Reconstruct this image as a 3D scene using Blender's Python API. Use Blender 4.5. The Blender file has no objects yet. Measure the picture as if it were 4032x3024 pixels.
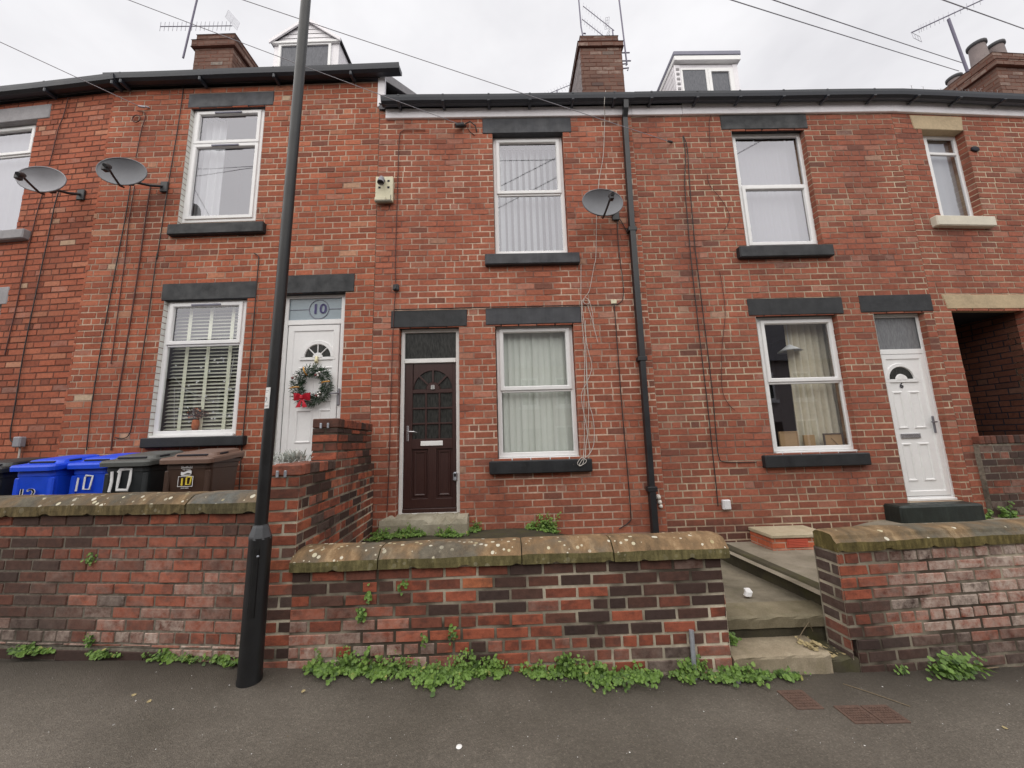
import bpy, math, random
from mathutils import Vector, Matrix
R = math.radians
RNG = random.Random(11)
scene = bpy.context.scene
COL = scene.collection

# ------------------------------------------------------------------ helpers
LOC = {}

def tag(o, label=None, cat=None, group=None, kind=None):
    if label: o['label'] = label
    if cat: o['category'] = cat
    if group: o['group'] = group
    if kind: o['kind'] = kind
    return o

def empty(name, loc, rz=0.0, label=None, cat=None, group=None):
    o = bpy.data.objects.new(name, None)
    o.empty_display_size = 0.1
    COL.objects.link(o)
    o.location = loc
    o.rotation_euler = (0, 0, R(rz))
    return tag(o, label, cat, group)

class MB:
    """collects faces and builds them as ONE mesh object"""
    def __init__(self, M=None):
        self.v = []; self.f = []; self.m = []; self.s = []; self.t = []
        self.M = M; self.tone = (0.5, 0.5, 0.0)
    def P(self, p):
        return self.M(p) if self.M else p
    def add(self, pts, faces, mi=0, smooth=False, tone=None):
        b = len(self.v)
        self.v += [tuple(self.P(p)) for p in pts]
        for f in faces:
            self.f.append([b + i for i in f]); self.m.append(mi); self.s.append(smooth)
            self.t.append(tone or self.tone)
    def quad(self, a, b, c, d, mi=0, tone=None):
        self.add([a, b, c, d], [(0, 1, 2, 3)], mi, False, tone)
    def poly(self, pts, mi=0, tone=None):
        self.add(pts, [tuple(range(len(pts)))], mi, False, tone)
    def box(self, x0, x1, y0, y1, z0, z1, mi=0, c=0.0, tone=None):
        if x0 > x1: x0, x1 = x1, x0
        if y0 > y1: y0, y1 = y1, y0
        if z0 > z1: z0, z1 = z1, z0
        c = min(c, (x1-x0)*.45, (y1-y0)*.45, (z1-z0)*.45)
        if c <= 0:
            p = [(x, y, z) for x in (x0, x1) for y in (y0, y1) for z in (z0, z1)]
            self.add(p, [(0,1,3,2),(4,6,7,5),(0,4,5,1),(2,3,7,6),(0,2,6,4),(1,5,7,3)], mi, False, tone)
            return
        pts = []; idx = {}
        X = (x0, x1); Y = (y0, y1); Z = (z0, z1)
        for i in (0, 1):
            for j in (0, 1):
                for k in (0, 1):
                    sx, sy, sz = (1, -1)[i], (1, -1)[j], (1, -1)[k]
                    for a in range(3):
                        q = [X[i], Y[j], Z[k]]
                        for b_, s_ in ((0, sx), (1, sy), (2, sz)):
                            if b_ != a: q[b_] += s_*c
                        idx[i, j, k, a] = len(pts); pts.append(tuple(q))
        F = []
        for a in range(3):
            o1, o2 = [b for b in range(3) if b != a]
            for s in (0, 1):
                q = []
                for e in ((0, 0), (1, 0), (1, 1), (0, 1)):
                    key = [0, 0, 0]; key[a] = s; key[o1] = e[0]; key[o2] = e[1]
                    q.append(idx[key[0], key[1], key[2], a])
                F.append(q)
        for a in range(3):
            o1, o2 = [b for b in range(3) if b != a]
            for e in ((0, 0), (0, 1), (1, 0), (1, 1)):
                k0 = [0, 0, 0]; k1 = [0, 0, 0]; k1[a] = 1
                k0[o1] = k1[o1] = e[0]; k0[o2] = k1[o2] = e[1]
                F.append((idx[(*k0, o1)], idx[(*k1, o1)], idx[(*k1, o2)], idx[(*k0, o2)]))
        for i in (0, 1):
            for j in (0, 1):
                for k in (0, 1):
                    F.append([idx[i, j, k, a] for a in range(3)])
        self.add(pts, F, mi, False, tone)
    def tube(self, pts, r, n=8, mi=0, cap=True, tone=None):
        pts = [Vector(p) for p in pts]
        rs = r if isinstance(r, (list, tuple)) else [r]*len(pts)
        V = []; prev = None
        for i, p in enumerate(pts):
            d = (pts[min(i+1, len(pts)-1)] - pts[max(i-1, 0)])
            if d.length < 1e-9: d = Vector((0, 0, 1))
            d.normalize()
            if prev is None:
                a = d.orthogonal().normalized()
            else:
                a = prev - d*prev.dot(d)
                a = a.normalized() if a.length > 1e-6 else d.orthogonal().normalized()
            prev = a; b = d.cross(a)
            for k in range(n):
                t = 2*math.pi*k/n
                V.append(tuple(p + (a*math.cos(t) + b*math.sin(t))*rs[i]))
        F = []
        for i in range(len(pts)-1):
            for k in range(n):
                F.append((i*n+k, i*n+(k+1) % n, (i+1)*n+(k+1) % n, (i+1)*n+k))
        self.add(V, F, mi, True, tone)
        if cap:
            self.add(V[:n], [tuple(range(n))], mi, False, tone)
            self.add(V[-n:], [tuple(range(n))], mi, False, tone)
    def lathe(self, prof, cx=0, cy=0, n=24, mi=0, smooth=True, tone=None):
        V = []; F = []
        for r, z in prof:
            for k in range(n):
                t = 2*math.pi*k/n
                V.append((cx+r*math.cos(t), cy+r*math.sin(t), z))
        for i in range(len(prof)-1):
            for k in range(n):
                F.append((i*n+k, i*n+(k+1) % n, (i+1)*n+(k+1) % n, (i+1)*n+k))
        self.add(V, F, mi, smooth, tone)
    def loft(self, rings, mi=0, smooth=False, cap=(True, True), tone=None):
        n = len(rings[0]); V = [p for r in rings for p in r]; F = []
        for i in range(len(rings)-1):
            for k in range(n):
                F.append((i*n+k, i*n+(k+1) % n, (i+1)*n+(k+1) % n, (i+1)*n+k))
        self.add(V, F, mi, smooth, tone)
        if cap[0]: self.add(rings[0], [tuple(range(n))], mi, False, tone)
        if cap[1]: self.add(rings[-1], [tuple(range(n))], mi, False, tone)
    def ring(self, x0, x1, z0, z1, prof, mi=0, tone=None):
        """mitred rectangular frame: prof is a list of (inset, y)"""
        V = []
        for i, y in prof:
            V += [(x0+i, y, z0+i), (x1-i, y, z0+i), (x1-i, y, z1-i), (x0+i, y, z1-i)]
        F = []
        for a in range(len(prof)-1):
            for k in range(4):
                F.append((a*4+k, a*4+(k+1) % 4, (a+1)*4+(k+1) % 4, (a+1)*4+k))
        self.add(V, F, mi, False, tone)
    def text(self, s, size, M, mi=0, depth=0.002):
        cu = bpy.data.curves.new('lettering', 'FONT')
        cu.body = s; cu.size = size; cu.align_x = 'CENTER'; cu.align_y = 'CENTER'
        cu.extrude = depth; cu.resolution_u = 3
        ob = bpy.data.objects.new('lettering', cu)
        me = bpy.data.meshes.new_from_object(ob)
        self.add([M(v.co) for v in me.vertices], [tuple(p.vertices) for p in me.polygons], mi)
        bpy.data.objects.remove(ob); bpy.data.curves.remove(cu); bpy.data.meshes.remove(me)
    def build(self, name, mats, parent=None, loc=None, rel=None, fix=True):
        me = bpy.data.meshes.new(name)
        o = Vector(loc) if loc is not None else (Vector(rel) if rel is not None else Vector((0, 0, 0)))
        me.from_pydata([tuple(Vector(p) - o) for p in self.v], [], self.f)
        if not isinstance(mats, (list, tuple)): mats = [mats]
        for m in mats: me.materials.append(m)
        me.polygons.foreach_set('material_index', self.m)
        me.polygons.foreach_set('use_smooth', self.s)
        ca = me.color_attributes.new('tone', 'FLOAT_COLOR', 'CORNER')
        buf = []
        for f, t in zip(self.f, self.t):
            buf += [t[0], t[1], t[2], 1.0]*len(f)
        ca.data.foreach_set('color', buf)
        if fix:
            import bmesh
            bm = bmesh.new(); bm.from_mesh(me)
            bmesh.ops.recalc_face_normals(bm, faces=bm.faces)
            bm.to_mesh(me); bm.free()
        me.update()
        ob = bpy.data.objects.new(name, me)
        COL.objects.link(ob)
        if parent is not None: ob.parent = parent
        if loc is not None: ob.location = o
        return ob

def rrect(cx, cy, w, d, r, z, n=4):
    out = []
    r = min(r, w/2-1e-4, d/2-1e-4)
    for sx, sy, a0 in ((1, 1, 0), (-1, 1, 90), (-1, -1, 180), (1, -1, 270)):
        for i in range(n+1):
            a = R(a0 + 90*i/n)
            out.append((cx+sx*(w/2-r)+r*math.cos(a), cy+sy*(d/2-r)+r*math.sin(a), z))
    return out

# ------------------------------------------------------------------ materials
def mat(name):
    m = bpy.data.materials.new(name); m.use_nodes = True
    nt = m.node_tree
    return m, nt, nt.nodes['Principled BSDF']

def nd(nt, t, **kw):
    n = nt.nodes.new(t)
    for k, v in kw.items():
        if k.startswith('i_'):
            n.inputs[k[2:].replace('_', ' ')].default_value = v
        else:
            setattr(n, k, v)
    return n

def ramp(nt, fac, stops, interp='LINEAR'):
    n = nt.nodes.new('ShaderNodeValToRGB'); cr = n.color_ramp; cr.interpolation = interp
    while len(cr.elements) < len(stops): cr.elements.new(0.5)
    for e, (p, c) in zip(cr.elements, stops):
        e.position = p
        e.color = (c[0], c[1], c[2], 1) if isinstance(c, (tuple, list)) else (c, c, c, 1)
    if fac is not None: nt.links.new(fac, n.inputs[0])
    return n.outputs[0]

def mix(nt, fac, a, b, typ='MIX'):
    n = nt.nodes.new('ShaderNodeMix'); n.data_type = 'RGBA'; n.blend_type = typ
    for sock, v in ((n.inputs[0], fac), (n.inputs[6], a), (n.inputs[7], b)):
        if hasattr(v, 'links'): nt.links.new(v, sock)
        elif isinstance(v, (tuple, list)): sock.default_value = (v[0], v[1], v[2], 1)
        else: sock.default_value = v
    return n.outputs[2]

def math_(nt, op, a, b=0.0, clamp=False):
    n = nt.nodes.new('ShaderNodeMath'); n.operation = op; n.use_clamp = clamp
    for sock, v in ((n.inputs[0], a), (n.inputs[1], b)):
        if hasattr(v, 'links'): nt.links.new(v, sock)
        else: sock.default_value = v
    return n.outputs[0]

def coords(nt, scale=(1, 1, 1)):
    tc = nt.nodes.new('ShaderNodeTexCoord'); mp = nt.nodes.new('ShaderNodeMapping')
    mp.inputs['Scale'].default_value = scale
    nt.links.new(tc.outputs['Object'], mp.inputs[0])
    return mp.outputs[0]

def noise(nt, co, scale, detail=3, rough=0.55):
    n = nt.nodes.new('ShaderNodeTexNoise')
    n.inputs['Scale'].default_value = scale; n.inputs['Detail'].default_value = detail
    n.inputs['Roughness'].default_value = rough
    nt.links.new(co, n.inputs['Vector'])
    return n.outputs[0]

def bump(nt, bs, h, strength=0.3, dist=0.01):
    b = nt.nodes.new('ShaderNodeBump'); b.inputs['Strength'].default_value = strength
    b.inputs['Distance'].default_value = dist
    nt.links.new(h, b.inputs['Height']); nt.links.new(b.outputs[0], bs.inputs['Normal'])

def simple(name, col, rough=0.6, metal=0.0, var=0.12, scale=6.0, bmp=0.0, spec=0.5, bscale=None):
    """plain paint / plastic / metal with blotchy wear"""
    m, nt, bs = mat(name)
    co = coords(nt)
    n1 = noise(nt, co, scale, 4); n2 = noise(nt, co, scale*9, 2)
    k = math_(nt, 'ADD', math_(nt, 'MULTIPLY', n1, 0.65), math_(nt, 'MULTIPLY', n2, 0.35))
    lo = tuple(c*(1-var) for c in col); hi = tuple(min(1, c*(1+var)) for c in col)
    c = ramp(nt, k, [(0.3, lo), (0.7, hi)])
    nt.links.new(c, bs.inputs['Base Color'])
    bs.inputs['Roughness'].default_value = rough; bs.inputs['Metallic'].default_value = metal
    bs.inputs['Specular IOR Level'].default_value = spec
    r = math_(nt, 'ADD', math_(nt, 'MULTIPLY', n1, 0.25), rough-0.12, True)
    nt.links.new(r, bs.inputs['Roughness'])
    if bmp: bump(nt, bs, noise(nt, co, bscale or scale*6, 4), bmp, 0.004)
    return m

def brick_mat(name, stops, stain=0.35, clouds=0.0, effl=(0.55, 0.455, 0.39), low=0.0, lowz=0.5, soot=(0.105, 0.052, 0.040)):
    m, nt, bs = mat(name)
    at = nt.nodes.new('ShaderNodeAttribute'); at.attribute_name = 'tone'
    sp = nt.nodes.new('ShaderNodeSeparateColor'); nt.links.new(at.outputs['Color'], sp.inputs[0])
    co = coords(nt)
    base = ramp(nt, sp.outputs[0], stops)
    br = math_(nt, 'ADD', math_(nt, 'MULTIPLY', sp.outputs[1], 0.26), 0.87)
    g = nt.nodes.new('ShaderNodeCombineColor')
    for i in range(3): nt.links.new(br, g.inputs[i])
    c = mix(nt, 1.0, base, g.outputs[0], 'MULTIPLY')
    # mottling inside each brick
    mo = ramp(nt, noise(nt, co, 24, 5, 0.65), [(0.28, 0.66), (0.5, 1.0), (0.75, 1.26)])
    c = mix(nt, 0.8, c, mo, 'MULTIPLY')
    fi = ramp(nt, noise(nt, co, 190, 2), [(0.25, 0.78), (0.75, 1.2)])
    c = mix(nt, 0.6, c, fi, 'MULTIPLY')
    if clouds:   # kiln-dark clouds running over a brick
        ck = ramp(nt, noise(nt, coords(nt, (1, 1, 1.6)), 9.0, 4, 0.6), [(0.48, 0.0), (0.62, clouds)])
        c = mix(nt, ck, c, (0.052, 0.034, 0.030))
    # long weather stains
    st = noise(nt, coords(nt, (1.2, 1.2, 0.55)), 0.9, 5, 0.6)
    sm = ramp(nt, st, [(0.42, 0.0), (0.70, 1.0)])
    c = mix(nt, math_(nt, 'MULTIPLY', sm, stain), c, soot)
    # run-off streaks
    rk = ramp(nt, noise(nt, coords(nt, (3.2, 3.2, 0.22)), 1.6, 4, 0.6), [(0.50, 0.0), (0.72, stain*0.8)])
    c = mix(nt, rk, c, (0.12, 0.058, 0.044))
    # salts: pale bloom where the third channel is high
    en = ramp(nt, noise(nt, co, 13, 6, 0.75), [(0.33, 0.0), (0.62, 1.0)])
    c = mix(nt, math_(nt, 'MULTIPLY', math_(nt, 'MULTIPLY', en, sp.outputs[2]), 0.95, True), c, effl)
    if low:
        tc = nt.nodes.new('ShaderNodeTexCoord'); sx = nt.nodes.new('ShaderNodeSeparateXYZ')
        nt.links.new(tc.outputs['Object'], sx.inputs[0])
        z = math_(nt, 'ADD', sx.outputs[2], math_(nt, 'MULTIPLY', noise(nt, co, 3, 4), 0.3))
        lk = ramp(nt, math_(nt, 'SUBTRACT', z, lowz-0.5), [(0.42, low), (0.68, 0.0)])
        c = mix(nt, lk, c, (0.035, 0.03, 0.027))
    nt.links.new(c, bs.inputs['Base Color'])
    bs.inputs['Roughness'].default_value = 0.88
    bs.inputs['Specular IOR Level'].default_value = 0.25
    bump(nt, bs, noise(nt, co, 70, 5, 0.65), 0.45, 0.004)
    return m

def mortar_mat(name, lo, hi, dark, amt=0.4, scale=1.3):
    m, nt, bs = mat(name)
    co = coords(nt)
    c = ramp(nt, noise(nt, co, 30, 4), [(0.3, lo), (0.7, hi)])
    k = ramp(nt, noise(nt, co, scale, 4, 0.6), [(0.5-amt*0.35, 1.0), (0.62, 0.0)])
    c = mix(nt, k, c, dark)
    nt.links.new(c, bs.inputs['Base Color']); bs.inputs['Roughness'].default_value = 0.95
    bs.inputs['Specular IOR Level'].default_value = 0.15
    bump(nt, bs, noise(nt, co, 120, 3), 0.5, 0.004)
    return m

def paint_mat(name, col, stone=(0.22, 0.19, 0.15), chips=0.55, dust=0.5):
    m, nt, bs = mat(name); co = coords(nt)
    c = ramp(nt, noise(nt, co, 4, 5, 0.6), [(0.3, tuple(v*.7 for v in col)), (0.7, tuple(v*1.35 for v in col))])
    st = ramp(nt, noise(nt, coords(nt, (9, 9, .7)), 2.2, 4, 0.65), [(0.48, 0.0), (0.75, dust)])
    c = mix(nt, st, c, tuple(min(1, v*2.3+.012) for v in col))
    ck = ramp(nt, noise(nt, co, 26, 6, 0.75), [(0.66, 0.0), (0.70, chips)])
    c = mix(nt, ck, c, stone)
    nt.links.new(c, bs.inputs['Base Color'])
    nt.links.new(ramp(nt, noise(nt, co, 7, 4), [(0.3, .42), (0.7, .72)]), bs.inputs['Roughness'])
    bump(nt, bs, noise(nt, co, 40, 6, 0.7), 0.45, 0.005)
    return m
HB = [(0.0, (0.19, 0.082, 0.060)), (0.03, (0.275, 0.094, 0.061)), (0.12, (0.335, 0.105, 0.063)),
      (0.55, (0.378, 0.120, 0.071)), (0.95, (0.40, 0.140, 0.085)), (0.992, (0.41, 0.18, 0.12)), (1.0, (0.43, 0.27, 0.19))]
HB2 = [(0.0, (0.20, 0.076, 0.053)), (0.03, (0.28, 0.086, 0.051)), (0.2, (0.34, 0.098, 0.054)),
       (0.6, (0.376, 0.112, 0.061)), (0.95, (0.42, 0.142, 0.080)), (0.99, (0.46, 0.20, 0.12)), (1.0, (0.52, 0.40, 0.28))]
WB = [(0.0, (0.054, 0.038, 0.034)), (0.18, (0.074, 0.045, 0.037)), (0.32, (0.130, 0.060, 0.044)),
      (0.45, (0.22, 0.072, 0.046)), (0.62, (0.305, 0.088, 0.051)), (0.90, (0.37, 0.108, 0.061)), (0.97, (0.43, 0.15, 0.072)), (1.0, (0.47, 0.20, 0.09))]
M = {}
M['brick'] = brick_mat('house_brick', HB, 0.26, low=0.6, lowz=0.35)
M['brick_r'] = brick_mat('house_brick_weathered', [(p, (c[0]*.90, c[1]*.93, c[2]*.97)) for p, c in HB], 0.38, low=0.7, lowz=0.6)
M['brick_l'] = brick_mat('house_brick_smooth', HB2, 0.26)
M['brick_p'] = brick_mat('shaded_passage_brick', [(p, (c[0]*.35, c[1]*.42, c[2]*.45)) for p, c in HB], 0.5)  # house brick darkened, the passage's shade put into the colour
M['wallbrick'] = brick_mat('garden_brick', WB, 0.15, clouds=0.45)
M['stackbrick'] = brick_mat('chimney_brick', [(p, (c[0]*.46, c[1]*.86, c[2]*1.12)) for p, c in HB], 0.45)
M['newbrick'] = brick_mat('new_red_brick', [(0, (.42, .10, .05)), (1, (.52, .15, .075))], 0.1)
M['mortar'] = mortar_mat('pink_lime_mortar', (0.52, 0.39, 0.295), (0.68, 0.53, 0.42), (0.22, 0.11, 0.085), 0.36, 1.6)
M['mortar_10'] = mortar_mat('patchy_mortar', (0.48, 0.35, 0.26), (0.62, 0.48, 0.37), (0.15, 0.068, 0.05), 0.62, 0.8)
M['mortar_r'] = mortar_mat('buff_mortar', (0.47, 0.385, 0.275), (0.60, 0.50, 0.37), (0.19, 0.10, 0.08), 0.40, 1.1)
M['mortar_d'] = mortar_mat('black_ash_mortar', (0.085, 0.04, 0.032), (0.15, 0.07, 0.052), (0.20, 0.085, 0.06), 0.5, 1.4)
M['mortar_w'] = mortar_mat('garden_wall_mortar', (0.54, 0.485, 0.37), (0.74, 0.67, 0.53), (0.075, 0.062, 0.048), 0.24, 1.0)
M['mortar_w2'] = mortar_mat('dirty_shadowed_mortar', (0.15, 0.132, 0.105), (0.32, 0.285, 0.235), (0.03, 0.026, 0.022), 0.80, 1.4)  # dirt plus the shadow of recessed joints, both put into the mortar colour
M['paint_black'] = paint_mat('black_masonry_paint', (0.012, 0.0135, 0.016), chips=.4, dust=.18)
M['paint_grey'] = paint_mat('grey_masonry_paint', (0.034, 0.036, 0.043), chips=.3, dust=.2)
M['paint_step'] = paint_mat('green_black_step_paint', (0.012, 0.018, 0.016), (0.10, 0.12, 0.08), .7)
M['stone_grey'] = simple('grey_stone', (0.30, 0.29, 0.30), 0.85, var=0.2, scale=5, bmp=0.4)
M['stone_buff'] = simple('buff_sandstone', (0.46, 0.36, 0.23), 0.88, var=0.22, scale=4, bmp=0.4)
M['sill_white'] = simple('white_painted_sill', (0.62, 0.58, 0.48), 0.7, var=0.12, scale=7)
M['upvc'] = simple('white_upvc', (0.80, 0.80, 0.80), 0.35, var=0.05, scale=4)
M['wood_white'] = simple('white_gloss_timber', (0.78, 0.78, 0.76), 0.4, var=0.08, scale=9)
M['fascia'] = simple('white_fascia_board', (0.80, 0.78, 0.81), 0.5, var=0.10, scale=3)
M['reveal'] = simple('white_painted_reveal', (0.70, 0.70, 0.66), 0.7, var=0.1, scale=12)
M['gutter'] = simple('hazed_black_gutter', (0.026, 0.030, 0.040), 0.42, var=0.25, scale=3)  # black plastic lifted to blue-grey, roofline haze put into the colour
M['pipe'] = simple('black_plastic_pipe', (0.016, 0.017, 0.020), 0.42, var=0.2, scale=5)
M['grey_cap'] = simple('lead_grey_trim', (0.20, 0.20, 0.26), 0.6, var=0.15)
M['slate'] = simple('blue_slate', (0.10, 0.095, 0.105), 0.7, var=0.4, scale=12, bmp=0.5)
M['slate_hung'] = simple('hung_slate', (0.16, 0.13, 0.13), 0.75, var=0.5, scale=22, bmp=0.6)
M['cable'] = simple('black_cable', (0.022, 0.020, 0.020), 0.6)
M['cable_r'] = simple('red_painted_cable', (0.085, 0.032, 0.026), 0.7)
M['cable_w'] = simple('white_cable', (0.52, 0.49, 0.45), 0.55)
M['wire'] = simple('overhead_wire', (0.34, 0.34, 0.38), 0.6)
M['alu'] = simple('weathered_aluminium', (0.42, 0.42, 0.46), 0.45, metal=0.5, var=0.2)
M['mast'] = simple('aerial_mast', (0.13, 0.12, 0.17), 0.5, metal=0.3)
M['dish'] = simple('dish_grey', (0.155, 0.16, 0.175), 0.55, var=0.12, scale=8)
M['dish_light'] = simple('dish_pale_grey', (0.27, 0.27, 0.29), 0.55, var=0.12, scale=8)
M['black_plastic'] = simple('black_plastic', (0.025, 0.025, 0.028), 0.5, var=0.3)
M['grey_plastic'] = simple('grey_plastic', (0.26, 0.26, 0.29), 0.5)
M['white_plastic'] = simple('white_plastic', (0.66, 0.66, 0.68), 0.45)
M['cream_plastic'] = simple('yellowed_plastic', (0.66, 0.62, 0.45), 0.55, var=0.1)
M['dirty_plastic'] = simple('dirty_plastic', (0.25, 0.23, 0.18), 0.7, var=0.3)
M['lamp_paint'] = simple('black_lamp_paint', (0.008, 0.0085, 0.0095), 0.42, var=0.35, scale=9)
M['lamp_grey'] = simple('shoulder_grey', (0.06, 0.064, 0.07), 0.45, var=0.2)
M['galv'] = simple('galvanised_steel', (0.42, 0.45, 0.50), 0.45, metal=0.5, var=0.25, scale=14)
M['chrome'] = simple('brushed_chrome', (0.60, 0.60, 0.62), 0.25, metal=0.9, var=0.1)
M['steel_dark'] = simple('dark_door_furniture', (0.25, 0.25, 0.28), 0.35, metal=0.6)
M['bin_blue'] = simple('bin_blue', (0.010, 0.078, 0.74), 0.42, var=0.12)
M['bin_black'] = simple('bin_black', (0.022, 0.026, 0.028), 0.48, var=0.3)
M['bin_brown'] = simple('bin_brown', (0.062, 0.033, 0.022), 0.45, var=0.2)
M['bin_lidgrey'] = simple('bin_lid_grey', (0.085, 0.09, 0.085), 0.5, var=0.15)
M['bin_lidbrown'] = simple('bin_lid_brown', (0.16, 0.095, 0.07), 0.5, var=0.15)
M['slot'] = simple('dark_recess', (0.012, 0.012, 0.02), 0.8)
M['rubber'] = simple('rubber', (0.03, 0.03, 0.03), 0.85)
M['num_white'] = simple('white_number_paint', (0.78, 0.78, 0.78), 0.6, var=0.12, scale=30)
M['num_yellow'] = simple('yellow_number_paint', (0.72, 0.56, 0.05), 0.6, var=0.12, scale=30)
M['num_grey'] = simple('grey_print', (0.30, 0.30, 0.32), 0.6)
M['num_purple'] = simple('purple_glass_number', (0.07, 0.06, 0.20), 0.4)
M['num_gold'] = simple('brass_number', (0.62, 0.57, 0.36), 0.35, metal=0.4)
M['label_white'] = simple('white_label', (0.80, 0.80, 0.79), 0.5, var=0.05)
M['red'] = simple('red_ribbon', (0.50, 0.012, 0.03), 0.4, var=0.3, scale=25)
M['gold'] = simple('gold_ribbon', (0.50, 0.26, 0.06), 0.35, metal=0.5)
M['silver'] = simple('silver_bauble', (0.62, 0.60, 0.58), 0.25, metal=0.7)
M['berry'] = simple('dark_berry', (0.16, 0.03, 0.03), 0.4)
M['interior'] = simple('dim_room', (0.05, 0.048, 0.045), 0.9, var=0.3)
M['blind_white'] = simple('white_blind_fabric', (0.84, 0.87, 0.80), 0.85, var=0.04)
M['slat'] = simple('cream_blind_slat', (0.72, 0.72, 0.60), 0.7, var=0.08)
M['tape'] = simple('cream_blind_tape', (0.84, 0.84, 0.66), 0.8)
M['card'] = simple('brown_card', (0.46, 0.30, 0.16), 0.85, var=0.12)
M['frame_dark'] = simple('dark_picture_frame', (0.10, 0.075, 0.06), 0.5)
M['net'] = simple('grey_net_curtain', (0.24, 0.235, 0.26), 0.9, var=0.05)
M['net_w'] = simple('white_net_curtain', (0.50, 0.50, 0.52), 0.9, var=0.05)
M['blind_up'] = simple('shaded_blind_fabric', (0.40, 0.42, 0.43), 0.85, var=0.04)
M['curtain'] = simple('cream_curtain_cloth', (0.76, 0.70, 0.57), 0.9, var=0.12, scale=3)
M['orange'] = simple('orange_ornament', (0.55, 0.15, 0.05), 0.6, var=0.4, scale=30)
M['brown_dry'] = simple('dried_flowers', (0.09, 0.055, 0.05), 0.9, var=0.4, scale=30)
M['paper'] = simple('white_paper', (0.80, 0.80, 0.80), 0.7)
M['straw'] = simple('dry_stick', (0.19, 0.145, 0.09), 0.85, var=0.3)
M['leaf_yellow'] = simple('fallen_leaf', (0.36, 0.29, 0.15), 0.8, var=0.3)
M['clay'] = simple('clay_pot', (0.20, 0.165, 0.16), 0.85, var=0.25)
M['soot'] = simple('sooty_rim', (0.06, 0.06, 0.065), 0.9)
M['render_grey'] = simple('grey_render', (0.25, 0.22, 0.22), 0.9, var=0.3, scale=14, bmp=0.5)
M['render_far'] = simple('pink_render', (0.42, 0.37, 0.36), 0.9, var=0.1)
M['grate'] = simple('red_grate', (0.52, 0.10, 0.06), 0.6)
M['filler'] = simple('white_filler', (0.70, 0.66, 0.60), 0.8, bmp=0.5)

def stone_mat(name, top, face, spots=0.5):
    m, nt, bs = mat(name)
    co = coords(nt)
    t = ramp(nt, noise(nt, coords(nt, (1.6, .7, .7)), 6.0, 7, 0.7), [(0.28, tuple(c*.34 for c in top)), (0.43, tuple(c*.75 for c in top)), (0.55, (top[0]*1.05, top[1]*1.0, top[2]*.95)), (0.72, (top[0]*1.75, top[1]*1.85, top[2]*1.9))])
    gk = ramp(nt, noise(nt, co, 1.7, 4, 0.65), [(0.44, 0.0), (0.58, 0.85)])
    t = mix(nt, gk, t, ramp(nt, noise(nt, co, 14, 5, 0.7), [(0.3, (top[0]*.30, top[1]*.42, top[2]*.62)), (0.7, (top[0]*.72, top[1]*1.0, top[2]*1.4))]))
    f = ramp(nt, noise(nt, coords(nt, (4, 4, 1)), 7, 5, 0.6), [(0.25, tuple(c*.5 for c in face)), (0.5, face), (0.8, tuple(c*2.1 for c in face))])
    ge = nt.nodes.new('ShaderNodeNewGeometry'); sx = nt.nodes.new('ShaderNodeSeparateXYZ')
    nt.links.new(ge.outputs['Normal'], sx.inputs[0])
    up = ramp(nt, sx.outputs[2], [(0.12, 0.0), (0.45, 1.0)])
    c = mix(nt, up, f, t)
    g = ramp(nt, noise(nt, co, 160, 3), [(0.25, 0.72), (0.75, 1.3)])
    c = mix(nt, 0.7, c, g, 'MULTIPLY')
    # lichen rosettes
    vn = nt.nodes.new('ShaderNodeTexVoronoi'); vn.inputs['Scale'].default_value = 24
    nt.links.new(co, vn.inputs['Vector'])
    sr = nt.nodes.new('ShaderNodeSeparateColor'); nt.links.new(vn.outputs['Color'], sr.inputs[0])
    size = math_(nt, 'MULTIPLY', math_(nt, 'POWER', sr.outputs[0], 1.4), 0.44)
    inside = math_(nt, 'LESS_THAN', vn.outputs['Distance'], size)
    patch = ramp(nt, noise(nt, co, 2.6, 3), [(0.40, 0.0), (0.54, 1.0)])
    rare = math_(nt, 'GREATER_THAN', sr.outputs[1], 1.0-spots)
    k = math_(nt, 'MULTIPLY', math_(nt, 'MULTIPLY', inside, patch), rare)
    vn2 = nt.nodes.new('ShaderNodeTexVoronoi'); vn2.inputs['Scale'].default_value = 9
    nt.links.new(co, vn2.inputs['Vector'])
    sr2 = nt.nodes.new('ShaderNodeSeparateColor'); nt.links.new(vn2.outputs['Color'], sr2.inputs[0])
    k2 = math_(nt, 'MULTIPLY', math_(nt, 'LESS_THAN', vn2.outputs['Distance'], math_(nt, 'MULTIPLY', sr2.outputs[0], 0.22)), math_(nt, 'GREATER_THAN', sr2.outputs[1], 1.0-spots*0.45))
    k = math_(nt, 'MAXIMUM', k, k2)
    k = math_(nt, 'MULTIPLY', k, math_(nt, 'ADD', math_(nt, 'MULTIPLY', up, 0.8), 0.15))
    lc = ramp(nt, sr.outputs[2], [(0.0, (0.60, 0.56, 0.40)), (0.6, (0.66, 0.64, 0.54)), (1.0, (0.52, 0.46, 0.26))])
    c = mix(nt, math_(nt, 'MULTIPLY', k, 0.9), c, lc)
    nt.links.new(c, bs.inputs['Base Color']); bs.inputs['Roughness'].default_value = 0.9
    bs.inputs['Specular IOR Level'].default_value = 0.25
    bump(nt, bs, noise(nt, co, 28, 6, 0.7), 0.7, 0.008)
    return m
M['coping'] = stone_mat('lichened_sandstone', (0.215, 0.145, 0.082), (0.130, 0.112, 0.050), 0.70)
M['coping_l'] = stone_mat('mossy_sandstone', (0.175, 0.122, 0.070), (0.115, 0.088, 0.042), 0.75)
M['coping_g'] = stone_mat('grey_sandstone', (0.20, 0.155, 0.105), (0.10, 0.085, 0.045), 0.35)
M['coping_r'] = stone_mat('plain_sandstone', (0.20, 0.140, 0.080), (0.115, 0.092, 0.034), 0.16)

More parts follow.
